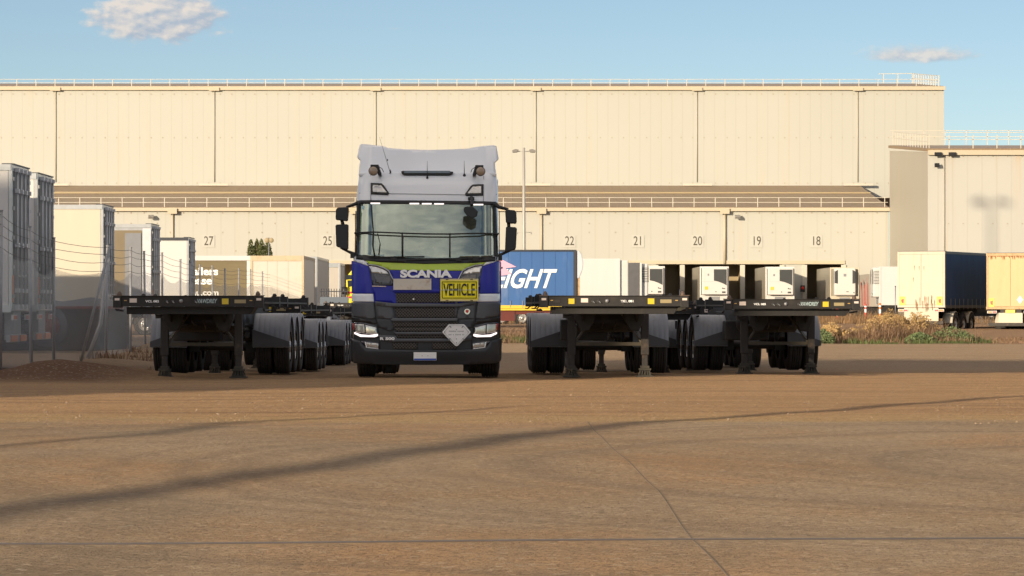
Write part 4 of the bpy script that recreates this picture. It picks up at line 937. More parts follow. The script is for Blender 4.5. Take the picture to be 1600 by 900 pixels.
M['curtain'] = mat('curtain', (.42, .40, .18), .8, var=.2)
M['paper'] = mat('paper', (.86, .86, .86), .5, var=.03)
M['sticker'] = mat('sticker', (.35, .55, .58), .5, var=.1)
M['lens_blue'] = mat('lens_blue', (.10, .13, .20), .15, coat=1, var=.3, vscale=15)
M['mirror_black'] = mat('mirror_black', (.012, .013, .018), .38, var=.1, dirt=(.05, .045, .04), damt=.3)
M['lamp_shell'] = mat('lamp_shell', (.012, .014, .03), .25, var=.2, coat=.8)
M['chrome_trim'] = mat('chrome_trim', (.42, .43, .47), .3, metal=.6, var=.1)
M['plate_blue'] = mat('plate_blue', (.03, .09, .45), .4)
M['stained_plate'] = mat('stained_plate', (.66, .62, .55), .5, var=.12, dirt=(.34, .24, .17), dscale=6, damt=.8)
M['sign_edge'] = mat('sign_edge', (.70, .62, .30), .5, var=.1)
M['placard'] = mat('placard', (.84, .85, .86), .45, var=.05, dirt=(.45, .42, .38), damt=.4, dscale=5)
M['faint'] = mat('faint', (.40, .41, .42), .6)
build_truck()

# ---------------------------------------------------------------- skeletal trailers
def label_plate(parent, x, z, w, h, m, y=-.006, name='marker'):
    b = MB(); b.box(x-w/2, x+w/2, y-.004, y+.004, z-h/2, z+h/2); return b.build(name, m, parent)
def build_skeletal(label, loc, rz, code, sign_x):
    T = thing('skeletal_trailer', label, 'trailer', loc, rz, 'black skeletal container trailers parked in the yard')
    z0, z1 = 1.235, 1.405
    b = MB(); b.box(-1.16, 1.16, 0, .14, z0, z1); b.box(-1.16, 1.16, -.02, .16, z1, z1+.012); fb = b.build('front_beam', M['chassis'], T, bevel=.006)
    for s in (-1, 1):
        b = MB(); b.box(s*1.185-.07, s*1.185+.07, -.03, .17, z0-.02, z1+.005); b.build('corner_casting', M['chassis'], T, bevel=.008)
        b = MB(); b.box(s*1.185-.08, s*1.185+.08, -.03, .17, z1+.006, z1+.018); b.turn([(.04, 0), (.042, .02), (.024, .055), (.001, .07)], (s*1.16, .07, z1+.018), 'z', 12); b.build('twist_lock', M['lock_metal'], T)
        label_plate(T, s*1.185, z1-.05, .08, .038, M['marker_pink'], -.036, 'reflector')
        label_plate(T, s*1.05, z1-.07, .045, .014, M['amber_marker'], -.004, 'reflector')
    label_plate(T, .62, z1-.085, .11, .095, M['yellow'], -.004); label_plate(T, -.50-sign_x*.42, z1-.07, .12, .07, M['marker_pink'], -.004)
    label_plate(T, .87, z1-.085, .19, .06, M['tarnish'], -.004, 'maker_plate'); label_plate(T, .0-.72, z1-.085, .10, .09, M['yellow'], -.004) if not sign_x else None; label_plate(T, -.97, z1-.085, .12, .05, M['leg_steel'], -.004, 'maker_plate') if not sign_x else None
    label_plate(T, -.92, z1-.095, .0001+.02, .02, M['amber_marker'], -.004, 'reflector') if False else None
    b = MB()
    for x in (-.26, -.36, .12, .2): b.turn([(.018, -.02), (.022, -.004)], (x, 0, z1-.085), 'y', 10); b.tube([(x, -.02, z1-.085), (x+.03, -.05, z1-.11)], .008, 5)
    b.turn([(.001, -.03), (.03, -.024), (.034, -.004)], (0 if sign_x < 0 else -.12, 0, z1-.08), 'y', 14); b.build('air_couplings', M['galv'], T)
    lettering(code, 'fleet_number', M['white_letter'], T, (-.60 if sign_x > 0 else .22, -.008, z1-.085), .05, sx=1.25, bold=.002, depth=.001)
    if sign_x:
        b = MB(); b.box(.12, .50, -.012, -.002, z0+.015, z1-.01); b.build('name_panel', M['chassis'], T)
        lettering('VAWDREY', 'name_lettering', M['name_tint'], T, (.31, -.015, z1-.082), .095, sx=.72, shear=.25, bold=.003, depth=.001)
    # neck plate and outriggers behind the beam
    b = MB(); b.prism([(-1.05, z0-.13), (1.02, z0-.13), (1.10, z0-.005), (-1.05, z0-.005)], .16, .9, 'xz'); b.box(-.55, .55, .9, 2.8, z0-.12, z0-.005); b.build('neck_plate', M['chassis'], T, bevel=.006)
    b = MB()
    for s in (-1, 1):
        b.box(s*.46-.07, s*.46+.07, .16, 10.0, z1-.03, z1-.002); b.box(s*.46-.07, s*.46+.07, 1.6, 10.0, .90, .925); b.prism([(1.0, z0-.02), (1.6, .925), (10, .925), (10, z1-.03), (.16, z1-.03), (.16, z0)], s*.46-.012, s*.46+.012, 'yz')
    for y in (2.6, 4.0, 5.2, 6.5, 7.8, 9.0): b.box(-.45, .45, y, y+.08, 1.0, 1.25)
    b.build('main_frame', M['chassis'], T)
    for y in (3.2, 4.9, 9.8):
        b = MB(); b.box(-1.16, 1.16, y, y+.16, z0+.03, z1-.004); b.build('cross_beam', M['chassis'], T, bevel=.006)
        for s in (-1, 1):
            b = MB(); b.box(s*1.185-.07, s*1.185+.07, y-.02, y+.18, z0+.0, z1+.012); b.turn([(.036, 0), (.04, .02), (.022, .045), (.001, .05)], (s*1.16, y+.08, z1+.012), 'z', 12)
            b.tube([(s*1.15, y-.03, z0+.02), (s*1.22, y-.1, z0-.04), (s*1.27, y-.1, z0-.03)], .012, 6); b.build('twist_lock', M['chassis'], T)
    for s in (-1, 1):
        b = MB(); b.tube([(s*1.24, .25, z0-.05), (s*1.2, .8, z0-.07), (s*1.26, 1.3, z0-.06)], .018, 6); b.box(s*1.22-.03, s*1.22+.03, .3, 9.6, z0+.05, z0+.08); b.build('lashing_rail', M['chassis'], T)
    # landing gear
    for s in (-1, 1):
        L = MB(); L.box(s*.64-.068, s*.64+.068, 2.02, 2.16, .39, 1.28); leg = L.build('landing_leg', M['leg_steel'], T, bevel=.01)
        b = MB(); b.box(s*.64-.05, s*.64+.05, 2.04, 2.14, .09, .40); b.build('inner_leg', M['leg_steel'], leg, bevel=.008)
        b = MB(); b.box(s*.64-.15, s*.64+.15, 1.94, 2.24, 0.0, .022); b.box(s*.64-.12, s*.64+.12, 1.98, 2.2, .022, .04)
        for k in range(-2, 3):
            b.bar((s*.64+k*.045, 2.0, .035), (s*.64+k*.028, 2.03, .13), .022, .05); b.bar((s*.64+k*.045, 2.18, .035), (s*.64+k*.028, 2.15, .13), .022, .05)
        b.box(s*.64-.105, s*.64+.105, 1.99, 2.19, .12, .155); b.box(s*.64-.075, s*.64+.075, 2.0, 2.18, .155, .20); b.build('foot', M['foot_steel'], leg, bevel=.004)
        b = MB(); b.bar((s*.60, 2.09, .58), (s*.22, 2.2, 1.12), .045, .03); b.build('leg_brace', M['brace_steel'], T)
        b = MB(); b.bar((s*.60, 2.12, .58), (s*.50, 3.4, 1.0), .05, .03); b.build('leg_brace', M['chassis'], T)
        b = MB(); b.prism([(s*.42, 1.28), (s*.74, 1.28), (s*.70, 1.0), (s*.60, .92), (s*.46, .98)], 2.2, 2.26, 'xz'); b.build('gusset', M['chassis'], T)
    b = MB(); b.box(-.58, .58, 2.06, 2.11, .55, .61); b.build('leg_crossbar', M['brace_steel'], T)
    b = MB(); b.tube([(-.64, 2.0, 1.09), (-.72, 1.96, 1.09), (-.78, 1.96, 1.09), (-.80, 1.94, 1.14)], .016, 6); b.box(-.79, -.64, 1.98, 2.2, 1.03, 1.17); b.build('crank_gearbox', M['leg_steel'], T)
    # tanks and boxes slung under the frame
    b = MB(); b.turn([(.001, -.62), (.12, -.6), (.20, -.54), (.20, .54), (.12, .6), (.001, .62)], (0, 3.6, .98), 'x', 20); b.build('air_tank', M['chassis'], T)
    b = MB(); b.box(-.75, .1, 4.2, 4.8, .62, 1.0); b.build('tool_box', M['chassis'], T, bevel=.02)
    b = MB()
    for k in range(3): b.tube([(-.3+.25*k, 2.6, 1.12), (-.25+.2*k, 3.2, .9-.05*k), (-.1+.2*k, 4.2, .95), (-.2+.2*k, 5.4, .85)], .014, 6)
    b.build('air_hoses', M['trim_black'], T)
    b = MB(); b.prism([(.25, 1.24), (.62, 1.24), (.60, 1.02), (.5, .8), (.36, .82), (.26, 1.0)], 1.5, 1.75, 'xz'); b.build('neck_gusset', M['chassis'], T, bevel=.01); b = MB(); b.prism([(-.62, 1.24), (-.25, 1.24), (-.26, 1.0), (-.36, .82), (-.5, .8), (-.60, 1.02)], 1.5, 1.75, 'xz'); b.build('neck_gusset', M['chassis'], T, bevel=.01)
    # axles, wheels, guards
    for i, y in enumerate((5.75, 7.0, 8.25)):
        b = MB(); b.tube([(-1.1, y, .5), (1.1, y, .5)], .075, 10); b.box(-.62, -.42, y-.1, y+.1, .4, .8); b.box(.42, .62, y-.1, y+.1, .4, .8)
        for s in (-1, 1): b.turn([(.001, -.02), (.15, 0), (.17, .06), (.13, .1), (.17, .14), (.15, .22), (.001, .24)], (s*.5, y+.35, .62), 'z', 14); b.bar((s*.5, y-.6, .72), (s*.5, y+.4, .55), .08, .1)
        b.build('axle', M['chassis'], T)
        for s in (-1, 1):
            for (p, q) in ((1.245, .965), (.925, .645)): wheel(T, min(s*p, s*q), max(s*p, s*q), y, out_side=s, rim=(p > 1))
            b = MB(); xa, xb = (.60, 1.27); x0_, x1_ = (xa, xb) if s > 0 else (-xb, -xa)
            pr = []; n = 7
            for k in range(n):
                a = x0_+(x1_-x0_)*k/n; c = x0_+(x1_-x0_)*(k+1)/n; pr += [(.609, a+.004), (.612, a+.010), (.612, c-.010), (.609, c-.004)]
            pr = [(.55, pr[0][1])]+pr+[(.55, pr[-1][1])]
            # turned over the tyre, from low in front, over the top and down behind
            b.turn(pr, (0, y, .50), 'x', 26, a0=-.02, a1=PI+.02)
            g_ = b.build('mudguard', M['guard'], T)
            if i == 0:
                b = MB(); b.prism([(x0_ if s > 0 else x1_, .50), (x1_ if s > 0 else x0_, .50), (x1_ if s > 0 else x0_, .60), (x0_ if s > 0 else x1_, .82)], y-.66, y-.62, 'xz'); b.build('guard_apron', M['guard_dark'], g_)
            if s < 0 and i == 1: pass
    b = MB(); b.box(-1.2, 1.2, 9.7, 9.78, .80, .98); b.box(-1.15, -.75, 9.66, 9.70, .3, .8); b.box(.75, 1.15, 9.66, 9.70, .3, .8); b.build('rear_bar', M['chassis'], T)
    for s in (-1, 1):
        b = MB(); b.box(s*1.0-.11, s*1.0+.11, 9.55, 9.62, .98, 1.12); r = b.build('tail_lamp', M['chassis'], T, bevel=.008)
        for k in (-1, 1): label_plate(r, s*1.0+k*.06, 1.05, .04, .05, M['marker_pink'], 9.545, 'lens')
    return T
M['lock_metal'] = mat('lock_metal', (.12, .08, .06), .6, var=.3, dirt=(.25, .2, .15))
M['tarnish'] = mat('tarnish', (.32, .26, .14), .5, var=.3)
M['foot_steel'] = mat('foot_steel', (.05, .045, .035), .75, var=.3, dirt=(.26, .19, .11), dscale=6, damt=1.0, bump=.3)
M['brace_steel'] = mat('brace_steel', (.085, .068, .045), .6, var=.25, dirt=(.2, .14, .08), damt=.7)
M['guard_dark'] = mat('guard_dark', (.06, .063, .07), .6, var=.2)
M['name_tint'] = mat('name_tint', (.35, .45, .47), .5)
def skel_loc(pxc, Y): x = XW(pxc, Y); return (x, Y, ground_z(x, Y+2))
build_skeletal('black skeletal trailer left of the truck, nearest the mesh fence', (-5.41, 55.6, ground_z(-5.4, 57.6)), -.015, 'VCL 082', 1)
build_skeletal('black skeletal trailer just right of the truck with legs lit by low sun', (1.72, 56.0, ground_z(1.7, 58)), .02, 'TGL 081', 0)
build_skeletal('black skeletal trailer standing furthest right with its name panel in white', (5.17, 61.4, ground_z(5.2, 63)), .05, 'VCL 085', 1)
src = {'L': 'skeletal_trailer', 'R': 'skeletal_trailer.001', 'N': 'skeletal_trailer.002'}
KIDS = {}
for o in bpy.data.objects:
    if o.parent: KIDS.setdefault(o.parent.name, []).append(o)
def far_skel(k, lab, x, Y, rz):
    c = copy_tree(bpy.data.objects[src[k]]); c.location = (x, Y, ground_z(x, Y+3)); c.rotation_euler = (0, 0, rz); c['label'] = lab
far_skel('L', 'second skeletal trailer in the left row, nosed up behind the one by the fence', -5.45, 66.0, -.005)
far_skel('R', 'third skeletal trailer in the left row, its guards showing beside the truck', -5.38, 76.6, -.004)
far_skel('N', 'fourth skeletal trailer far back in the left row with only its front end showing', -6.0, 128.0, 0)
far_skel('L', 'skeletal trailer behind the one right of the truck, guards showing between the two', 2.50, 66.4, .01)
far_skel('R', 'skeletal trailer hidden behind the one furthest right', 4.75, 72.5, .03)

# ---------------------------------------------------------------- semi-trailers, rear end at local y = 0 facing -y, body running back along +y
def axle_group(T, ys, s_all=(-1, 1), R=.5, W=1.24):
    b = MB()
    for y in ys: b.tube([(-1.1, y, R), (1.1, y, R)], .08, 8)
    b.box(-.5, -.4, ys[0]-.8, ys[-1]+.8, .75, 1.0); b.box(.4, .5, ys[0]-.8, ys[-1]+.8, .75, 1.0); b.build('axle_beams', M['chassis'], T)
    for y in ys:
        for s in s_all: wheel(T, min(s*W, s*(W-.55)), max(s*W, s*(W-.55)), y, R=R, out_side=s, grooves=False)
def box_trailer(label, loc, rz, L=13.5, z0=1.15, z1=4.27, body='trailer_white', rear='door_gap_shade', frame='alu', rods=4, side_top=None, gate=None, group='box trailers parked along the left fence', name='box_trailer', wheels=True, skirt=None, chev=True, lamps=True, W=1.25):
    T = thing(name, label, 'trailer', loc, rz, group)
    b = MB(); b.box(-W, W, .05, L, z0, z1); bd = b.build('body', M[body], T, bevel=.02)
    b = MB(); b.box(-W+.02, W+.01, -.05, .20, z1+.011, z1+.035); b.build('roof_edge', M['dark_steel'], T)
    b = MB()
    for s in (-1, 1): b.box(min(s*W, s*(W-.10)), max(s*W, s*(W-.10)), -.03, .049, z0-.02, z1+.01)
    b.box(-W+.1, W-.1, -.03, .049, z1-.13, z1+.01); b.box(-W+.1, W-.1, -.03, .049, z0-.02, z0+.12); b.build('rear_frame', M[frame], T, bevel=.008)
    b = MB()
    for s in (-1, 1):
        b.box(s*(W+.012)-.012, s*(W+.012)+.012, .0, L, z1-.12, z1+.012); b.box(s*(W+.012)-.012, s*(W+.012)+.012, .0, L, z0-.05, z0+.11)
    b.build('side_rail', M[frame if side_top is None else side_top], T)
    for s in (-1, 1):
        x0, x1 = (0.006, W-.105) if s > 0 else (-(W-.105), -.006)
        b = MB(); b.box(x0, x1, -.035, -.0, z0+.125, z1-.135); d = b.build('rear_door', M[rear], T, bevel=.006)
        for k in range(rods//2):
            xr = x0+(x1-x0)*(.25+.5*k) if rods == 4 else x0+(x1-x0)*(.17+.22*k)
            r = MB(); r.tube([(xr, -.085, z0+.03), (xr, -.085, z1-.05)], .021, 8)
            for zz in (z0+.06, z0+.42, z0+(z1-z0)*.45, z1-.55, z1-.10): r.box(xr-.07, xr+.07, -.13, -.036, zz-.045, zz+.045)
            r.tube([(xr, -.10, z0+.75), (xr-.2*s, -.11, z0+.72)], .016, 6); r.build('lock_rod', M['rod'], d)
        for k in range(5 if rods else 0):
            h = MB(); zz = z0+.3+k*(z1-z0-.6)/4; h.box(s*(W-.17), s*(W+.01), -.062, -.036, zz-.04, zz+.04) if s > 0 else h.box(-(W+.01), -(W-.17), -.062, -.036, zz-.04, zz+.04)
            h.build('hinge', M['galv'], d)
        if chev:
            q = MB(); q.box(min(s*(W-.02), s*(W-.14)), max(s*(W-.02), s*(W-.14)), -.045, -.032, z0+.16, z0+.75); q.build('reflector', M['orange'], T)
        if lamps:
            q = MB(); q.box(min(s*(W-.05), s*(W-.55)), max(s*(W-.05), s*(W-.55)), -.05, .0, z0-.22, z0-.10); ql = q.build('tail_lamp', M['trailer_white'], T)
            q = MB(); q.box(min(s*(W-.33), s*(W-.53)), max(s*(W-.33), s*(W-.53)), -.062, -.051, z0-.20, z0-.12); q.build('lens', M['red'], ql)
            q = MB(); q.box(min(s*(W-.08), s*(W-.30)), max(s*(W-.08), s*(W-.30)), -.062, -.051, z0-.20, z0-.12); q.build('lens', M['orange'], ql)
    b = MB(); b.box(-.55, .55, .05, .25, .50, z0-.02); b.box(-1.15, 1.15, .02, .12, .45, .62); b.build('rear_bumper', M['galv' if chev else 'leg_steel'], T, bevel=.01)
    if chev:
        b = MB(); b.box(.25, 1.1, -.0, .018, .47, .60); b.box(-1.1, -.25, 0, .018, .47, .60); b.build('bumper_board', M['orange'], T)
    b = MB(); b.box(-.5, -.38, .3, L-.3, .85, z0-.002); b.box(.38, .5, .3, L-.3, .85, z0-.002)
    b.box(-W+.02, -W+.12, 5.5, L-3.5, z0-.28, z0-.06); b.box(W-.12, W-.02, 5.5, L-3.5, z0-.28, z0-.06); b.build('chassis_rails', M['chassis'], T)
    if wheels:
        axle_group(T, (1.9, 3.25, 4.6))
        for s in (-1, 1):
            b = MB(); b.turn([(.56, 0), (.60, .02), (.60, .53), (.56, .55)], (s*.67 if s > 0 else -1.22, 1.9, .52), 'x', 16, a0=0, a1=PI); b.build('mudguard', M[skirt or 'guard'], T)
            b = MB(); b.turn([(.56, 0), (.60, .02), (.60, .53), (.56, .55)], (s*.67 if s > 0 else -1.22, 4.6, .52), 'x', 16, a0=0, a1=PI); b.build('mudguard', M[skirt or 'guard'], T)
    for s in (-1, 1):
        b = MB(); b.box(s*.75-.06, s*.75+.06, L-3.2, L-3.05, .1, z0-.1); b.box(s*.75-.14, s*.75+.14, L-3.25, L-3.0, 0, .1); b.build('landing_leg', M['galv'], T)
    return T
H = PI/2
def zoff(x, y, want, z1=4.27): return want-z1
def place_left(label, px_near, Y, ztop_py, **k):
    x = XW(px_near, Y); z1 = k.pop('z1', 4.27); gz = ZW(ztop_py, Y)-z1
    return box_trailer(label, (x, Y+1.25, gz), H, z1=z1, **k)
place_left('first box trailer by the fence, cut by the left picture edge', 17, 71.5, 257.5)
place_left('second box trailer by the fence with narrow ribbed doors, partly behind the first', 57, 76.4, 271.5)
t3 = place_left('third box trailer by the fence, its plain cream side lit by the sun', 160, 99.5, 320.5, body='trailer_cream')
place_left('fourth box trailer by the fence, its curtain pulled back to show pale boards inside', 236, 121.8, 350.5, body='trailer_open')
place_left('fifth box trailer by the fence, a small pale flank under a dark top rail', 294, 145, 371.5, body='trailer_white', side_top='dark_steel')
t4 = [o for o in bpy.data.objects if o.get('label', '').startswith('fourth box')][0]
b = MB(); b.box(-1.275, -1.262, .34, 6, 1.35, 4.05); b.build('open_bay', M['dock_brown'], t4)
b = MB(); b.box(-1.30, -1.276, .36, .95, 1.4, 3.95); b.build('folded_panel', M['guard'], t4)
b = MB(); b.box(-1.31, -1.262, .0, .30, 1.2, 4.12); b.build('corner_post', M['rod'], t4)
# reel of cable standing in the shade below the third trailer's floor
R = thing('tank_roller', 'dark red disc wheel of a machine parked under the third box trailer', 'machine', (XW(88, 97.5)-.2, 97.4, ground_z(-13, 97.4)))
b = MB(); b.box(-2.2, 2.3, .25, .8, .05, 1.35); b.build('body', M['machine_dark'], R, bevel=.05)
b = MB(); b.turn([(.40, -.02), (.62, -.02), (.64, .02), (.62, .05), (.60, .0), (.42, .0)], (-.1, .18, .78), 'y', 36); wr = b.build('wheel_ring', M['dark_steel'], R)
b = MB(); b.turn([(.001, -.04), (.1, -.04), (.38, .0), (.40, .05), (.001, .05)], (-.1, .18, .78), 'y', 30); b.build('disc', M['dark_red'], wr)
b = MB(); b.prism([(-2.2, 1.36), (2.2, 1.36), (2.0, 1.5), (1.2, 1.62), (.4, 1.50), (-.6, 1.64), (-2.2, 1.5)], .1, .8, 'xz'); b.build('guard_cover', M['guard'], R)
b = MB(); b.box(-2.2, 2.2, .08, .2, 1.28, 1.36); b.build('red_edge', M['dark_red'], R)
# ribs on the open side of the fourth trailer
# --- far vehicles left of the truck
def lettering_lines(T, x, y, z, lines, size, m, **k):
    for i, s in enumerate(lines): lettering(s, 'lettering', m, T, (x, y, z-i*size*1.12), size, **k)
bx = XW(391, 195)
T = thing('curtain_trailer', 'brown curtain sided trailer with white frame and bold white slab lettering', 'trailer', (bx, 195, ground_z(bx, 195)), 0, 'curtain sided trailers')
zt = ZW(399.5, 195)-ground_z(bx, 195)
b = MB(); b.box(-9.5, 0, .05, 2.5, 1.2, zt); b.build('body', M['trailer_white'], T, bevel=.02)
b = MB(); b.box(-9.2, -.22, .0, .048, 1.4, zt-.30); cu = b.build('curtain', M['brown_curtain'], T)
b = MB(); b.box(-9.5, 0, -.03, .0, zt-.28, zt-.02); b.box(-.20, 0, -.03, 0, 1.2, zt-.3); b.box(-9.5, 0, -.03, 0, 1.15, 1.38); b.build('frame', M['trailer_white'], T)
k = 195/F_PX
lettering('Trailers', 'lettering', M['white_letter'], cu, (XW(341, 195)-bx, -.012, ZW(424.5, 195)-ground_z(bx, 195)), .62, sx=1.12, bold=.02, align='RIGHT')
lettering('Lease', 'lettering', M['white_letter'], cu, (XW(331, 195)-bx, -.012, ZW(439, 195)-ground_z(bx, 195)), .62, sx=1.12, bold=.02, align='RIGHT')
lettering('au.com', 'lettering', M['white_letter'], cu, (XW(342, 195)-bx, -.012, ZW(457.5, 195)-ground_z(bx, 195)), .48, sx=1.12, bold=.012, align='RIGHT')
b = MB()
for w_ in (-2.2, -3.5, -7.5): b.turn([(.001, 0), (.42, 0), (.5, .05), (.5, .5), (.001, .5)], (w_, .1, .5), 'y', 24)
b.build('wheels', M['rubber'], T)
def big_box(name, label, cat, px0, px1, Y, D, pytop, m, frame, zb=1.15, doors=False):
    x0, x1 = XW(px0, Y), XW(px1, Y); gz = ground_z(x0, Y); T = thing(name, label, cat, ((x0+x1)/2, Y, gz)); w = (x1-x0)/2; zt = ZW(pytop, Y)-gz
    b = MB(); b.box(-w+.04, w-.04, .04, D-.04, zb+.04, zt-.04); b.build('body', M[m], T)
    b = MB()
    for s in (-1, 1):
        b.box(min(s*w, s*(w-.14)), max(s*w, s*(w-.14)), 0, .14, zb, zt); b.box(min(s*w, s*(w-.14)), max(s*w, s*(w-.14)), D-.14, D, zb, zt)
        b.box(min(s*w, s*(w-.08)), max(s*w, s*(w-.08)), .14, D-.14, zt-.16, zt); b.box(min(s*w, s*(w-.08)), max(s*w, s*(w-.08)), .14, D-.14, zb, zb+.16)
    b.box(-w+.14, w-.14, 0, .10, zt-.30, zt); b.box(-w+.14, w-.14, 0, .1, zb, zb+.18); b.build('frame', M[frame], T, bevel=.01)
    b = MB(); b.box(-w+.2, w-.2, .2, D-.2, .75, zb-.01); b.build('underframe', M['chassis'], T)
    for y in (1.5, 2.8, D-2.5):
        for s in (-1, 1): wheel(T, min(s*(w-.05), s*(w-.6)), max(s*(w-.05), s*(w-.6)), y, out_side=s, grooves=False, rim=False)
    return T
c1 = big_box('shipping_container', 'white shipping container with rust along its top edge, below the green tree', 'container', 391, 475, 188, 10.5, 399.5, 'container_white', 'rust_frame')
b = MB()
for s in (-.55, .0, .62): b.box(s-.006, s+.006, .0335, .0395, 1.35, 3.9)
b.build('panel_joint', M['khaki'], c1)
def yawed(T, rz): T.rotation_euler = (0, 0, rz); return T
c2 = big_box('freight_container', 'tall grey white trailer box standing edge on, left of the yellow cab', 'container', 452, 496, 205, 13, 401, 'container_grey', 'alu')
yawed(c2, -.0); 
c3 = big_box('freight_container', 'small pale box end between the tall grey box and the yellow cab', 'container', 492, 532, 230, 6, 411, 'container_grey', 'alu')
c2['group'] = c3['group'] = 'pale boxes left of the yellow cab'
# yellow cab
yx = XW(541, 150); T = thing('yellow_prime_mover', 'bright yellow lorry cab with red stripes, half hidden behind the main truck', 'truck', (yx, 150, ground_z(yx, 150)))
g = ground_z(yx, 150); zz = lambda p: ZW(p, 150)-g
b = MB(); b.prism([(0, zz(472)), (0, zz(433)), (.42, zz(414.5)), (.75, zz(412)), (2.3, zz(412)), (2.3, zz(490)), (0, zz(490))], 0, 2.4, 'xz'); b.build('cab', M['cab_yellow'], T, bevel=.04)
b = MB(); b.prism([(-.02, zz(437)), (-.02, zz(429.5)), (1.2, zz(429.5)), (1.2, zz(434))], -.02, .8, 'xz'); b.build('windscreen', M['window'], T)
b = MB(); b.prism([(.05, zz(438)), (.28, zz(438)), (.40, zz(445)), (.08, zz(449))], -.025, .0, 'xz'); b.build('side_window', M['window'], T)
for p in (455.5, 463): b = MB(); b.box(-.012, 1.6, -.012, .5, zz(p+3), zz(p)); b.build('stripe', M['red'], T)
b = MB(); b.box(-.03, 1.6, -.03, 2.3, .45, 1.0); b.build('bumper', M['red'], T, bevel=.02)
for s in (.6,):
    b = MB(); b.turn([(.001, 0), (.42, 0), (.5, .05), (.5, .3), (.001, .3)], (s, -.02, .5), 'y', 24); b.build('wheel', M['rubber'], T)
b = MB(); b.tube([(-.08, -.15, zz(448)), (-.08, -.15, zz(460))], .12, 8); b.build('mirror', M['trim_black'], T)
# shade cloth fence in front of it
T = thing('shade_cloth_fence', 'low blue grey sheeted fence with black pickets left of the yellow cab', 'fence', (XW(520, 142), 142, ground_z(-7, 142)))
b = MB(); b.box(XW(500, 142)-XW(520, 142), XW(545, 142)-XW(520, 142), 0, .04, .2, ZW(465, 142)); b.build('sheet', M['slate'], T)
b = MB(); b.box(XW(500, 142)-XW(520, 142), XW(545, 142)-XW(520, 142), .04, .08, ZW(457, 142), ZW(455.5, 142)); b.build('rail', M['dark_steel'], T)
for px in (502, 506, 510, 514, 517.5, 522, 526, 530, 534, 539, 543):
    x = XW(px, 142)-XW(520, 142); b = MB(); b.tube([(x, .06, 0), (x, .06, ZW(452, 142))], .018, 5); b.build('picket', M['dark_steel'], T)
# --- blue freight trailer right of the truck
Yb = 176.0; fx = XW(899, Yb); gz = ground_z(fx, Yb); zz = lambda p: ZW(p, Yb)-gz
T = thing('curtain_trailer', 'blue curtain sided trailer with white FREIGHT lettering and yellow side rail', 'trailer', (fx, Yb, gz), 0, 'curtain sided trailers')
b = MB(); b.box(-11.0, 0, .03, 2.5, zz(477), zz(393)); b.build('body', M['blue_curtain'], T, bevel=.01)
b = MB(); x = -11.0
while x < -.1: b.tube([(x, .028, zz(476)), (x+.01, .022, zz(394))], .012, 5); x += .62
b.build('curtain_folds', M['blue_curtain'], T)
b = MB(); b.box(-11.05, .06, -.02, 2.52, zz(392.9), zz(390.2)); b.box(-.10, .06, -.02, .03, zz(477), zz(392.9)); b.build('frame', M['dark_steel'], T)
b = MB(); b.box(-11.0, .0, -.02, .08, zz(482), zz(477)); b.box(-11, 0, .0, .08, zz(485), zz(482.4)); b.build('yellow_rail', M['yellow_dull'], T)
b = MB(); x = -10.7
while x < -.2: b.box(x-.015, x+.015, -.035, -.022, zz(481), zz(470)); x += .66
b.build('curtain_buckles', M['galv'], T)
b = MB(); b.box(-10.8, -.1, .2, .4, .7, zz(485.2)); b.box(-10.8, -.1, 2.0, 2.2, .7, zz(485.2)); b.box(-6, -3.2, .15, .6, .35, .95); b.build('chassis_rails', M['dark_red'], T)
b = MB(); b.prism([(.06, zz(392)), (.20, zz(391.5)), (.34, zz(398)), (.42, zz(410)), (.40, zz(420)), (.22, zz(434)), (.07, zz(436))], .05, 2.45, 'xz'); b.build('rounded_nose', M['nose_white'], T, bevel=.04)
b = MB(); b.box(.07, .24, .1, 2.4, zz(476), zz(433.5)); b.build('headboard', M['rust_rail'], T)
for y in (-9.5, -8.2, -6.9):
    b = MB(); b.turn([(.001, 0), (.42, 0), (.5, .05), (.5, .5), (.001, .5)], (y, .1, .5), 'y', 24); b.build('wheel', M['rubber'], T)
lettering('FREIGHT', 'lettering', M['white_letter'], T, (XW(861, Yb)-fx, .014, zz(437)), 1.38, sx=.80, shear=.42, bold=.03, depth=.002, align='RIGHT')
b = MB(); b.prism([(XW(776, Yb)-fx, zz(418)), (XW(776, Yb)-fx, zz(405)), (XW(786, Yb)-fx, zz(406.5)), (XW(807, Yb)-fx, zz(417)), (XW(790, Yb)-fx, zz(419)), (XW(800, Yb)-fx, zz(428)), (XW(776, Yb)-fx, zz(432))], .004, .018, 'xz'); b.build('pink_swoosh', M['pink'], T)
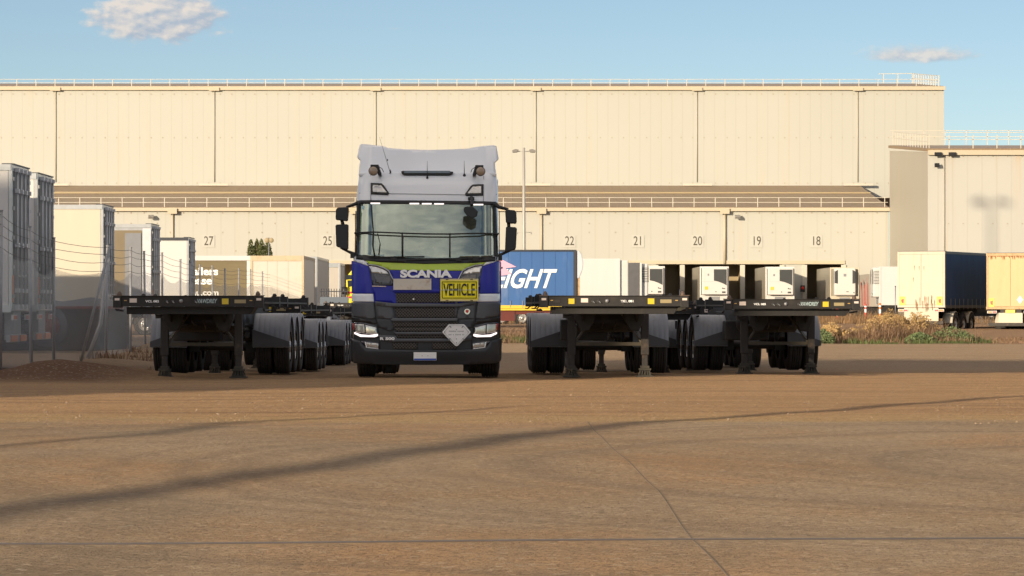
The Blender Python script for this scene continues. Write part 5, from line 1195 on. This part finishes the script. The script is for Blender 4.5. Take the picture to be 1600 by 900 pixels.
# --- refrigerated trailers
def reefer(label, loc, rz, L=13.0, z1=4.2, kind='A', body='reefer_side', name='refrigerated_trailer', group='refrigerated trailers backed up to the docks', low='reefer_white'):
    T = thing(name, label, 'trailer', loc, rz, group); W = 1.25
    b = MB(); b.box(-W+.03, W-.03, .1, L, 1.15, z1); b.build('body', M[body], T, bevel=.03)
    b = MB()
    for s in (-1, 1): b.box(min(s*W, s*(W-.12)), max(s*W, s*(W-.12)), .0, .14, 1.15, z1+.01)
    b.box(-W+.12, W-.12, 0, .14, z1-.16, z1+.01); b.box(-W+.12, W-.12, .0, .14, 1.15, 1.75); b.build('front_frame', M[low], T, bevel=.02)
    zb = 1.78
    if kind == 'A':
        b = MB(); b.box(-1.08, 1.10, -.52, .10, zb, z1-.10); u = b.build('cooling_unit', M['reefer_white'], T, bevel=.07, segs=3)
        b = MB(); t = [(.02, 0)]; pts = [(-.08, z1-.24), (1.02, z1-.24), (1.02, z1-1.62), (.7, z1-1.45), (.3, z1-1.3), (-.08, z1-1.22)]; b.prism(pts, -.545, -.50, 'xz'); b.build('intake_grille', M['grille_unit'], u, bevel=.02)
        b = MB(); b.prism([(-.62, z1-.62), (-.48, z1-.62), (-.48, z1-.80), (-.62, z1-.80)], -.535, -.52, 'xz'); b.build('badge', M['galv'], u)
        b = MB(); b.box(-.86, -.58, -.535, -.52, zb+.42, zb+.70); b.build('yellow_label', M['yellow_dull'], u)
        b = MB(); b.box(.62, .92, -.535, -.52, zb+.14, zb+.28); b.tube([(.68, -.54, zb+.52), (.88, -.55, zb+.52)], .03, 6); b.turn([(.001, -.55), (.045, -.54), (.05, -.52)], (.1, 0, zb+.25), 'y', 10); b.turn([(.001, -.55), (.05, -.54), (.055, -.52)], (.68, 0, zb+.55), 'y', 10); b.build('gauge', M['grille_unit'], u)
        b = MB(); b.box(-1.0, 1.02, -.528, -.521, z1-1.26, z1-1.245) if False else b.box(-1.07, .0, -.524, -.519, z1-1.3, z1-1.29); b.build('panel_joint', M['galv'], u)
    else:
        b = MB(); b.box(-.92, .92, -.46, .10, zb, z1-.06); u = b.build('cooling_unit', M['reefer_white'], T, bevel=.12, segs=4)
        for s in (-1, 1):
            b = MB(); b.prism([(s*.62, z1-.2), (s*.90, z1-.35), (s*.90, z1-1.35), (s*.62, z1-1.4)] if s > 0 else [(-.90, z1-.35), (-.62, z1-.2), (-.62, z1-1.4), (-.90, z1-1.35)], -.485, -.43, 'xz'); b.build('intake_grille', M['grille_unit'], u, bevel=.04)
            b = MB()
            for k in range(9): b.box(s*.935-.015, s*.935+.015, -.40, .02, z1-1.35+k*.12, z1-1.31+k*.12)
            b.build('side_grille', M['grille_unit'], u)
        b = MB(); b.box(-.14, .10, -.475, -.46, z1-.78, z1-.55); b.build('badge', M['galv'], u)
        b = MB(); b.box(.1, .3, -.475, -.46, zb+.3, zb+.36); b.turn([(.001, -.49), (.05, -.48), (.055, -.46)], (.75, 0, zb+.25), 'y', 10); b.build('gauge', M['grille_unit'], u)
    b = MB(); b.box(-.45, .45, -.04, -.0, 1.25, 1.62); b.build('front_plate', M['galv'], T)
    b = MB(); b.box(-.5, -.38, 1, L-.3, .85, 1.148); b.box(.38, .5, 1, L-.3, .85, 1.148); b.box(-1.0, 1.0, .4, 1.2, .95, 1.148); b.build('chassis_rails', M['chassis'], T)
    for s in (-1, 1):
        b = MB(); b.box(s*.75-.06, s*.75+.06, 2.8, 2.95, .05, 1.1); b.box(s*.75-.14, s*.75+.14, 2.75, 3.0, 0, .08); b.build('landing_leg', M['galv'], T)
    axle_group(T, (L-4.2, L-2.9, L-1.6))
    return T
def dock_reefer(lab, px0, px1, Y, top, **k):
    x = (XW(px0, Y)+XW(px1, Y))/2; z1 = 4.2; return reefer(lab, (x, Y, ZW(top, Y)-z1), 0, **k)
YD = 287.0
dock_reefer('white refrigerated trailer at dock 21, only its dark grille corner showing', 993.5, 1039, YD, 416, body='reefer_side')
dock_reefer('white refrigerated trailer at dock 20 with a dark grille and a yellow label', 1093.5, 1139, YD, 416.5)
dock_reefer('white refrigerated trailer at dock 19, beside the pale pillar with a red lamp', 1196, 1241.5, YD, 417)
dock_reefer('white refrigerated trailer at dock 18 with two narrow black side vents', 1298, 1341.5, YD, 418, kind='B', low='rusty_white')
Yr = 262.0; rx = XW(1374, Yr); reefer('white refrigerated trailer parked side on at the right, half hidden by a cream trailer', (rx, Yr+1.25, ZW(416.5, Yr)-4.2), -H, kind='B', body='trailer_white', group='refrigerated trailers standing side on')
Yw = 207.0; reefer('white refrigerated trailer side on behind the blue one, tall cooling unit at its right end', (XW(969, Yw), Yw+1.25, ZW(404, Yw)-4.2), H, kind='A', L=9, body='trailer_white', group='refrigerated trailers standing side on')
Yw = 234.0; reefer('refrigerated trailer with open grey cooling unit, beyond the white side on one', (XW(1003, Yw), Yw+1.25, ZW(410.5, Yw)-4.2), H, kind='B', L=12, body='reefer_dark', group='refrigerated trailers standing side on')
# striped trailer seen down its side
Ys = 268.0; T = thing('striped_trailer', 'grey trailer side with red zigzag stripes between dock 18 and the right reefer', 'trailer', (XW(1358.5, Ys), Ys, ground_z(28, Ys)))
g = ground_z(28, Ys); b = MB(); b.box(0, 2.4, 0, 7.4, 1.0, ZW(428, Ys)-g); b.build('body', M['reefer_grey'], T)
b = MB(); zt = ZW(428, Ys)-g
for k in range(3): b.prism([(.6+k*2.2, 1.1), (1.4+k*2.2, 1.1), (1.7+k*2.2, zt-.6), (2.4+k*2.2, zt-.2-.2*k), (1.1+k*2.2, zt-.9)], -.014, -.002, 'yz')
b.build('red_zigzag', M['red_dull'], T)
b = MB(); b.box(.1, 2.3, .3, 7, .5, .99); b.build('underframe', M['chassis'], T)
for y in (1.5, 3): b = MB(); b.turn([(.001, 0), (.5, 0), (.5, .3), (.001, .3)], (.05, y, .5), 'x', 20); b.build('wheel', M['rubber'], T)
b = MB(); X = XW(1253, 299); 
T = thing('signal_lamp', 'small red signal lamp on the pale pillar between docks 19 and 18', 'signal lamp', (XW(1254, 299.4), 299.4, ZW(451, 299.4)))
b = MB(); b.box(-.2, .2, -.15, .1, -.3, .3); b.build('housing', M['trim_black'], T, bevel=.03)
b = MB(); b.turn([(.001, -.22), (.12, -.2), (.14, -.15)], (0, 0, .05), 'y', 12); b.build('lens', M['red_lamp'], T)
# --- two trailers seen from behind at the right edge
def rear_trailer(label, px, Y, rz, top, rear, side, frame, top_rail):
    x = XW(px, Y); c = Vector((math.cos(rz), math.sin(rz)))*1.25; gz = ZW(top, Y)-4.12
    return box_trailer(label, (x+c.x, Y+c.y, gz), rz, L=13.7, z1=4.12, z0=1.32, body=side, rear=rear, frame=frame, rods=0, side_top=top_rail, chev=False, name='rear_view_trailer', group='old trailers seen from behind at the right', skirt='trailer_cream')
RT = math.radians(-25)
t1 = rear_trailer('old cream trailer with rust runs on its doors and a dark blue curtain side', 1402.5, 168.5, RT, 393.5, 'rusty_white', 'navy_curtain', 'rusty_white', 'dark_steel')
t2 = rear_trailer('old yellow cream trailer with rusty frame, cut by the right picture edge', 1541.5, 168.0, RT, 396, 'cream_door', 'cream_door', 'rust_rail', 'rust_rail')
for t in (t1, t2):
    for s in (-1, 1):
        b = MB(); b.box(s*.98-.15, s*.98+.15, -.05, -.037, 1.42, 1.86); q = b.build('reflector_board', M['amber_board'], t)
        b = MB(); b.prism([(s*.98-.07, 1.70), (s*.98+.08, 1.74), (s*.98+.06, 1.5), (s*.98-.04, 1.56)], -.056, -.051, 'xz'); b.build('red_mark', M['red_lamp'], q)
b = MB(); b.box(-.9, .9, .0, .04, .62, 1.28); b.build('mud_panel', M['rusty_white'], t1); b = MB(); b.box(-.62, .62, .0, .04, .62, 1.12); b.build('mud_panel', M['rusty_white'], t2)
b = MB(); b.box(-.25, .25, -.05, -.04, 1.12, 1.28); b.build('plate', M['yellow'], t2)
b = MB(); rr = random.Random(3)
for k in range(16): x = rr.uniform(-.6, .75); z = 1.5+rr.uniform(-.1, .3); b.prism([(x-.015, z), (x+.0, z+.08+rr.random()*.1), (x+.03, z+.05), (x+.012, z-.22-rr.random()*.2), (x, z-.3)], -.0385, -.036, 'xz')
for x, z in ((-.35, 3.4), (-.1, 3.38), (.15, 3.37), (-.4, 2.8)): b.prism([(x-.015, z), (x+.02, z+.02), (x+.005, z-.25)], -.0385, -.036, 'xz')
b.build('rust_runs', M['rust_spot'], t1)
b = MB()
for k in range(26): x = -1.15+k*.09+rr.uniform(-.02, .02); d = rr.uniform(.05, .22); b.prism([(x, 3.985), (x+.07, 3.985), (x+.05, 3.985-d), (x+.01, 3.985-d*.6)], -.0385, -.036, 'xz')
b.build('rust_runs', M['rust_spot'], t2)
b = MB(); b.prism([(.5+.16*math.cos(a), 1.78+.2*math.sin(a)) for a in (0, PI/2, PI, 3*PI/2)], -.042, -.038, 'xz'); b.build('placard', M['placard'], t2)
b = MB(); b.box(1.251, 1.262, 1.0, 13.5, 1.40, 1.42); y = .9
while y < 13: b.box(1.2625, 1.275, y, y+.03, 1.22, 1.75); y += .72
b.build('curtain_buckles', M['tarnish'], t1)

# ---------------------------------------------------------------- mesh fence on the left
def build_fence():
    T = thing('mesh_fence', 'leaning chain link fence with barbed wire strands along the left of the yard', 'fence', (-10, 69, 0))
    path = [(-60, 53), (-32, 57), (0, 62.5), (49, 69), (84, 77), (125, 83), (165, 87), (204, 94.5), (227, 105), (254, 111), (281, 118), (296, 124), (312, 131), (333, 142), (352, 149), (372, 157), (392, 165), (410, 178), (427, 192), (436, 203), (445, 214), (452, 224), (459, 235), (467, 246), (475, 256)]
    P = []
    for px, Y in path: X = XW(px, Y); P.append(Vector((X, Y, ground_z(X, Y))))
    lean = {4: 0, 5: .75, 6: .05}; rr = random.Random(5)
    tops = []
    for i, p in enumerate(P):
        dx = lean.get(i, rr.uniform(-.04, .04)); h = 2.95+rr.uniform(-.05, .05); t = p+Vector((dx, 0, h)); tops.append(t)
        b = MB(); b.tube([p-Vector((0, 0, .1)), t], .036, 8); b.tube([t, t+Vector((0, 0, .02))], .044, 8)
        b.build('post', M['post'], T, loc=(10, -69, 0))
    b = MB(); b.tube([tuple(P[6]+Vector((-.5, .2, 0))), tuple(P[6]+Vector((-.15, .2, .9))), tuple(P[6]+Vector((.05, .2, 2.6)))], .05, 8); b.build('post', M['post'], T, loc=(10, -69, 0))
    for i in range(len(P)-1):
        p, q = P[i], P[i+1]; n = 10; rows = 8; b = MB(); uv = []
        L = (q-p).length; sagw = .07 if i in (5, 6) else .02
        for k in range(n+1):
            t = k/n; base = p.lerp(q, t); top = tops[i].lerp(tops[i+1], t)
            for r in range(rows+1):
                f = r/rows; hh = 2.22-.10*math.sin(PI*t)-(.12*math.sin(PI*t) if i % 3 == 0 else 0)
                v = base+(top-base)*(f*hh/2.95); v.x += sagw*math.sin(PI*t*(2 if i in (5, 6) else 1))*math.sin(PI*f)*(1 if i % 2 else -1); v.z += .03
                b.v.append(tuple(v)); uv.append((t*L, f*hh))
        for k in range(n):
            for r in range(rows): b.face((k*(rows+1)+r, (k+1)*(rows+1)+r, (k+1)*(rows+1)+r+1, k*(rows+1)+r+1), 0, True)
        o = b.build('mesh_panel', M['chain'], T, loc=(10, -69, 0)); ul = o.data.uv_layers.new(name='uv')
        for lp in o.data.loops: ul.data[lp.index].uv = uv[lp.vertex_index]
    for k, hh in enumerate((2.28, 2.5, 2.7, 2.88)):
        b = MB(); pts = []
        for i in range(len(P)-1):
            for j in range(4):
                t = j/4; pts.append(P[i].lerp(P[i+1], t)+(tops[i].lerp(tops[i+1], t)-P[i].lerp(P[i+1], t))*(hh/2.95)+Vector((0, 0, -.03*math.sin(PI*t)*(1+.5*((i*7+k) % 3)))))
        b.tube(pts, .006, 4); b.build('barbed_wire', M['barb'], T, loc=(10, -69, 0))
build_fence()
for k_, (Y_, w_) in enumerate(((88.0, 'beside the second box trailer'), (110.5, 'beside the third box trailer'))):  # unseen trailers added to shade the lower sides of the third and fourth
    X_ = -.160*Y_-2.9; box_trailer('unseen box trailer added for shade left of the picture, '+w_, (X_, Y_+1.25, 0), H, body='trailer_white')

# ---------------------------------------------------------------- lamp column, tree, sign, bollards
Yp = 208.0; px_ = XW(818.5, Yp); g = ground_z(px_, Yp)
T = thing('lamp_column', 'slim galvanised lamp column with twin lamps right of the truck', 'lamp post', (px_, Yp, g))
H_ = ZW(237, Yp)-g; b = MB(); b.tube([(0, 0, 0), (0, 0, 5), (0, 0, H_+.25)], [.13, .11, .075], 12); b.build('pole', M['pole_grey'], T)
b = MB(); b.tube([(-.55, 0, H_+.02), (.55, 0, H_+.02)], .03, 6); b.tube([(-.45, 0, ZW(363, Yp)-g), (.48, 0, ZW(363, Yp)-g)], .022, 6)
for s in (-.42, .46): b.tube([(s, 0, ZW(363, Yp)-g), (s, 0, ZW(366, Yp)-g)], .05, 6)
b.build('cross_arm', M['pole_grey'], T)
for s in (-1, 1):
    b = MB(); b.prism([(s*.32, H_+.12), (s*.52, H_+.16), (s*.74, H_+.08), (s*.70, H_-.06), (s*.40, H_-.05)], -.22, .22, 'xz'); b.build('lamp', M['lamp_head'], T, bevel=.03)
def leaf_cloud(name, parent, m, spots, n, size, seed, z_stretch=1.0):
    rr = random.Random(seed); b = MB()
    for (c, r, h, w) in spots:
        for k in range(int(n*w)):
            while True:
                v = Vector((rr.uniform(-1, 1), rr.uniform(-1, 1), rr.uniform(-1, 1)))
                if .25 < v.length < 1: break
            taper = 1-.55*max(0, v.z); p = Vector(c)+Vector((v.x*r*taper, v.y*r*taper, v.z*h)); s = size*rr.uniform(.6, 1.3)
            a = Vector((rr.uniform(-1, 1), rr.uniform(-1, 1), rr.uniform(-.6, 1))).normalized(); d = a.orthogonal().normalized(); d.rotate(Matrix.Rotation(rr.uniform(0, 6.3), 3, a)); e = a.cross(d)
            i = len(b.v); b.v += [tuple(p-d*s), tuple(p+e*s*.45), tuple(p+d*s), tuple(p-e*s*.45)]; b.face((i, i+1, i+2, i+3))
    return b.build(name, m, parent)
Yt = 236.0; tx = XW(406, Yt); g = ground_z(tx, Yt); zt = ZW(373, Yt)-g
T = thing('conifer_tree', 'bushy dark green tree rising behind the rusty white container', 'tree', (tx, Yt, g))
b = MB(); b.tube([(0, 0, 0), (.05, 0, 2), (0, .05, zt*.8)], [.16, .12, .04], 8)
for s, tz in ((-.55, .86), (.5, .82), (-.2, .95), (.2, .8)): b.tube([(0, 0, 1.6), (s*.6, .1, 2.6), (s, 0, zt*tz)], [.09, .06, .02], 6)
b.build('trunk', M['bark'], T)
leaf_cloud('crown', T, M['leaf_green'], [((-.62, 0, zt-.95), .32, 1.0, .7), ((-.22, .2, zt-.75), .26, .8, .6), ((.12, 0, zt-.95), .34, 1.0, .8), ((.55, .1, zt-1.0), .33, .95, .7), ((0, 0, zt-2.4), 1.05, 1.3, 2.2)], 900, .085, 4)
Ys_ = 233.0; x = XW(420, Ys_); g = ground_z(x, Ys_); T = thing('round_sign', 'weathered brown round sign on a pole in front of the green tree', 'sign', (x, Ys_, g))
b = MB(); zc = ZW(375.5, Ys_)-g; b.tube([(0, .05, 0), (0, .05, zc+.2)], .04, 6); b.build('pole', M['galv'], T)
b = MB(); b.turn([(.001, -.03), (.17, -.03), (.18, 0), (.17, .03), (.001, .03)], (-.13, 0, zc), 'y', 20); b.turn([(.001, -.03), (.17, -.03), (.18, 0), (.17, .03), (.001, .03)], (.17, 0, zc), 'y', 20); b.build('disc', M['khaki'], T)
for i, (px, Y, top, h, m_, lab) in enumerate(((1308, 232, 482, .95, 'red_dull', 'red and white bollard nearest the right hand skeletal trailer'), (1290.5, 246, 489, .7, 'red_dull', 'small pinkish red bollard just left of the nearest bollard'), (1352.5, 236, 475, 1.1, 'red_dull', 'red and white bollard standing alone in the middle of the row'), (1375, 214, 473.5, 1.25, 'orange', 'tall orange and white bollard behind the dry yellow bush'))):
    x = XW(px, Y); zt = ZW(top, Y); T = thing('bollard', lab, 'bollard', (x, Y, zt-h-.15), 0, 'reflective bollards along the far road'); h += .15
    b = MB(); b.turn([(.075, 0), (.075, h-.03), (.06, h), (.001, h)], (0, 0, 0), 'z', 12); b.turn([(.16, 0), (.14, .05), (.075, .07)], (0, 0, 0), 'z', 12); b.build('post', M[m_], T)
    b = MB(); b.turn([(.0775, h*.52), (.0775, h*.72)], (0, 0, 0), 'z', 12); b.turn([(.0775, h*.82), (.0775, h*.90)], (0, 0, 0), 'z', 12); b.build('band', M['white_letter'], T)
for px, Y, top in ((1399, 215, 448), (1062, 240, 452)):
    x = XW(px, Y); T = thing('marker_pole', {1399: 'thin grey marker pole behind the weeds left of the old cream trailer', 1062: 'thin grey marker pole in front of the dock between doors 21 and 20'}[px], 'pole', (x, Y, ground_z(x, Y)))
    b = MB(); b.tube([(0, 0, 0), (0, 0, ZW(top, Y)-ground_z(x, Y))], .035, 6); b.build('shaft', M['galv'], T)
    b = MB(); b.tube([(0, 0, ZW(top, Y)-ground_z(x, Y)), (0, 0, ZW(top, Y)-ground_z(x, Y)+.05)], .05, 6); b.build('cap', M['dark_steel'], T)

# ---------------------------------------------------------------- weeds, grass, stones
def blades(name, label, m, regions, seed):
    """thin curved blades; regions: (x0, x1, y0, y1, count, height, spread, clump)"""
    rr = random.Random(seed); b = MB()
    for (x0, x1, y0, y1, n, h, sp) in regions:
        cl = [(rr.uniform(x0, x1), rr.uniform(y0, y1), rr.uniform(.35, 1.15)) for _ in range(max(3, n//70))]
        for k in range(n):
            c = rr.choice(cl); x = c[0]+rr.gauss(0, sp); y = c[1]+rr.gauss(0, sp); hh = .78*h*c[2]*rr.uniform(.3, 1.15); g = ground_z(x, y); a = rr.uniform(0, 6.283); ln = rr.uniform(.15, 1.1)*hh; w = .007+.010*rr.random()
            dx, dy = math.cos(a), math.sin(a); i = len(b.v)
            b.v += [(x-dy*w, y+dx*w, g), (x+dy*w, y-dx*w, g), (x+dx*ln*.35+dy*w*.8, y+dy*ln*.35-dx*w*.8, g+hh*.6), (x+dx*ln*.35-dy*w*.8, y+dy*ln*.35+dx*w*.8, g+hh*.6), (x+dx*ln, y+dy*ln, g+hh)]
            b.face((i, i+1, i+2, i+3)); b.face((i+3, i+2, i+4))
    o = b.build(name, m); return tag(o, label, 'weeds', None, 'stuff')
blades('green_weeds', 'low green weeds growing on the verge beyond the yard', M['weed_green'], [(-1.5, 1.2, 115.5, 120, 2200, .36, .3), (9.5, 16.5, 112.8, 117, 2600, .30, .24), (-2, 6, 117, 124, 1200, .3, .4), (16.5, 26, 113, 119, 700, .15, .25)], 11)
blades('dry_grass', 'brown dry grass and stalks on the verge and bank beyond', M['weed_dry'], [(-1.5, 1.3, 117, 125, 2600, .70, .4), (9, 16.2, 113.6, 120, 5200, .62, .33), (12.2, 15.2, 115, 119, 2600, .95, .35), (15.5, 26, 113.5, 126, 3600, .20, .45), (-1.5, 1.3, 114, 116, 500, .3, .3)], 12)
blades('reddish_bank_scrub', 'rusty brown scrub along the bank in front of the docks', M['scrub'], [(12, 29, 205, 222, 7000, 1.0, 1.0), (6, 27, 238, 252, 5000, 1.3, 1.4), (-14, 8, 200, 225, 5000, .9, 1.2)], 13)
blades('fence_weeds', 'sparse dry weeds along the foot of the left fence', M['weed_dry'], [(-10.9, -9.4, 82, 100, 420, .30, .25), (-8.6, -6.9, 64, 70, 220, .18, .2), (-10.2, -8.5, 68, 76, 260, .2, .25)], 14)
def umbel_bush(label, x, y, w, h, n, seed):
    T = thing('flowering_weed', label, 'bush', (x, y, ground_z(x, y)), 0, 'dry flowering weeds on the verge'); rr = random.Random(seed); st = MB(); hd = MB()
    for k in range(n):
        bx, by = rr.gauss(0, w*.3), rr.gauss(0, .35); tx_, ty_ = bx*1.6+rr.gauss(0, w*.15), by+rr.gauss(0, .15); th = h*rr.uniform(.55, 1.0)*(1-.35*abs(tx_)/w)
        st.tube([(bx, by, 0), ((bx+tx_)/2, (by+ty_)/2, th*.55), (tx_, ty_, th)], [.012, .009, .005], 4, cap=False)
        for q in range(3):
            sxx, szz = tx_+rr.gauss(0, .07), th*rr.uniform(.7, 1); st.tube([((bx+tx_)/2, (by+ty_)/2, th*.5), (sxx, ty_, szz)], [.007, .004], 3, cap=False)
            for _ in range(9):
                p = Vector((sxx+rr.gauss(0, .045), ty_+rr.gauss(0, .045), szz+rr.gauss(0, .025))); s = rr.uniform(.018, .04); i = len(hd.v); a = rr.uniform(0, 6.3)
                hd.v += [tuple(p+Vector((math.cos(a)*s, -.4*s, math.sin(a)*s))), tuple(p+Vector((math.cos(a+2.1)*s, .5*s, math.sin(a+2.1)*s))), tuple(p+Vector((math.cos(a+4.2)*s, 0, math.sin(a+4.2)*s)))]; hd.face((i, i+1, i+2))
    st.build('stems', M['weed_dry'], T); hd.build('flower_heads', M['umbel'], T)
umbel_bush('large dry yellow flowering weed in front of the orange bollard', XW(1392, 117), 117, 1.0, 1.2, 70, 1)
umbel_bush('tall dry weed with ochre heads reaching up before the old cream trailer', XW(1432, 117.5), 117.5, .65, 1.15, 60, 2)
umbel_bush('small pale flowering weed at the left end, beside the skeletal trailer wheels', XW(1300, 115.5), 115.5, .55, .75, 50, 3)
def sage(label, px, Y, w, h, seed):
    x = XW(px, Y); T = thing('grey_green_bush', label, 'bush', (x, Y, ground_z(x, Y)), 0, 'low grey green bushes')
    b = MB(); b.tube([(0, 0, 0), (0, 0, h*.4)], [.03, .02], 6); b.build('stem', M['bark'], T)
    leaf_cloud('foliage', T, M['leaf_sage'], [((0, 0, h*.40), w, h*.55, 1), ((w*.6, 0, h*.3), w*.6, h*.4, .5), ((-w*.6, 0, h*.3), w*.6, h*.4, .5)], 700, .045, seed)
sage('rounded grey green bush in front of the old cream trailer wheels', 1486, 115, .75, .62, 8)
sage('small green bush left of the rounded grey green one', 1437, 114, .45, .42, 9)
sage('small green clump beside the right skeletal trailer', 1285, 113.5, .4, .55, 10)
def stones():
    rr = random.Random(21); b = MB()
    def add(x, y, s):
        z = ground_z(x, y); i = len(b.v); pts = [(1, 0, 0), (-1, 0, 0), (0, 1, 0), (0, -1, 0), (0, 0, .8), (0, 0, -.3)]
        b.v += [(x+p[0]*s*rr.uniform(.6, 1.3), y+p[1]*s*rr.uniform(.6, 1.3), z+p[2]*s*rr.uniform(.5, 1.1)) for p in pts]
        for f in ((0, 2, 4), (2, 1, 4), (1, 3, 4), (3, 0, 4)): b.face([i+k for k in f])
    for _ in range(2000):
        y = 34.5+abs(rr.gauss(0, 9)); add(rr.uniform(-.17, .17)*y, y, .006+.014*rr.random()**5)
    for _ in range(500): y = rr.uniform(13.5, 35); add(rr.uniform(-.17, .17)*y, y, .003+.006*rr.random()**3)
    for _ in range(160): add(rr.gauss(-8.2, .9), rr.gauss(57.5, 3), .008+.02*rr.random()**4)
    tag(b.build('loose_stones', M['stone']), 'loose stones and grit scattered over the yard', 'stones', None, 'stuff')
stones()
T = thing('litter_scrap', 'crumpled white scrap of litter at the foot of the fence', 'litter', (XW(178, 70), 69, ground_z(XW(178, 70), 69)))
b = MB(); b.prism([(-.14, .02), (-.1, .14), (-.02, .12), (.05, .05), (.16, .02), (.1, 0), (-.05, .0)], -.08, .1, 'xz'); b.build('paper', M['paper'], T)
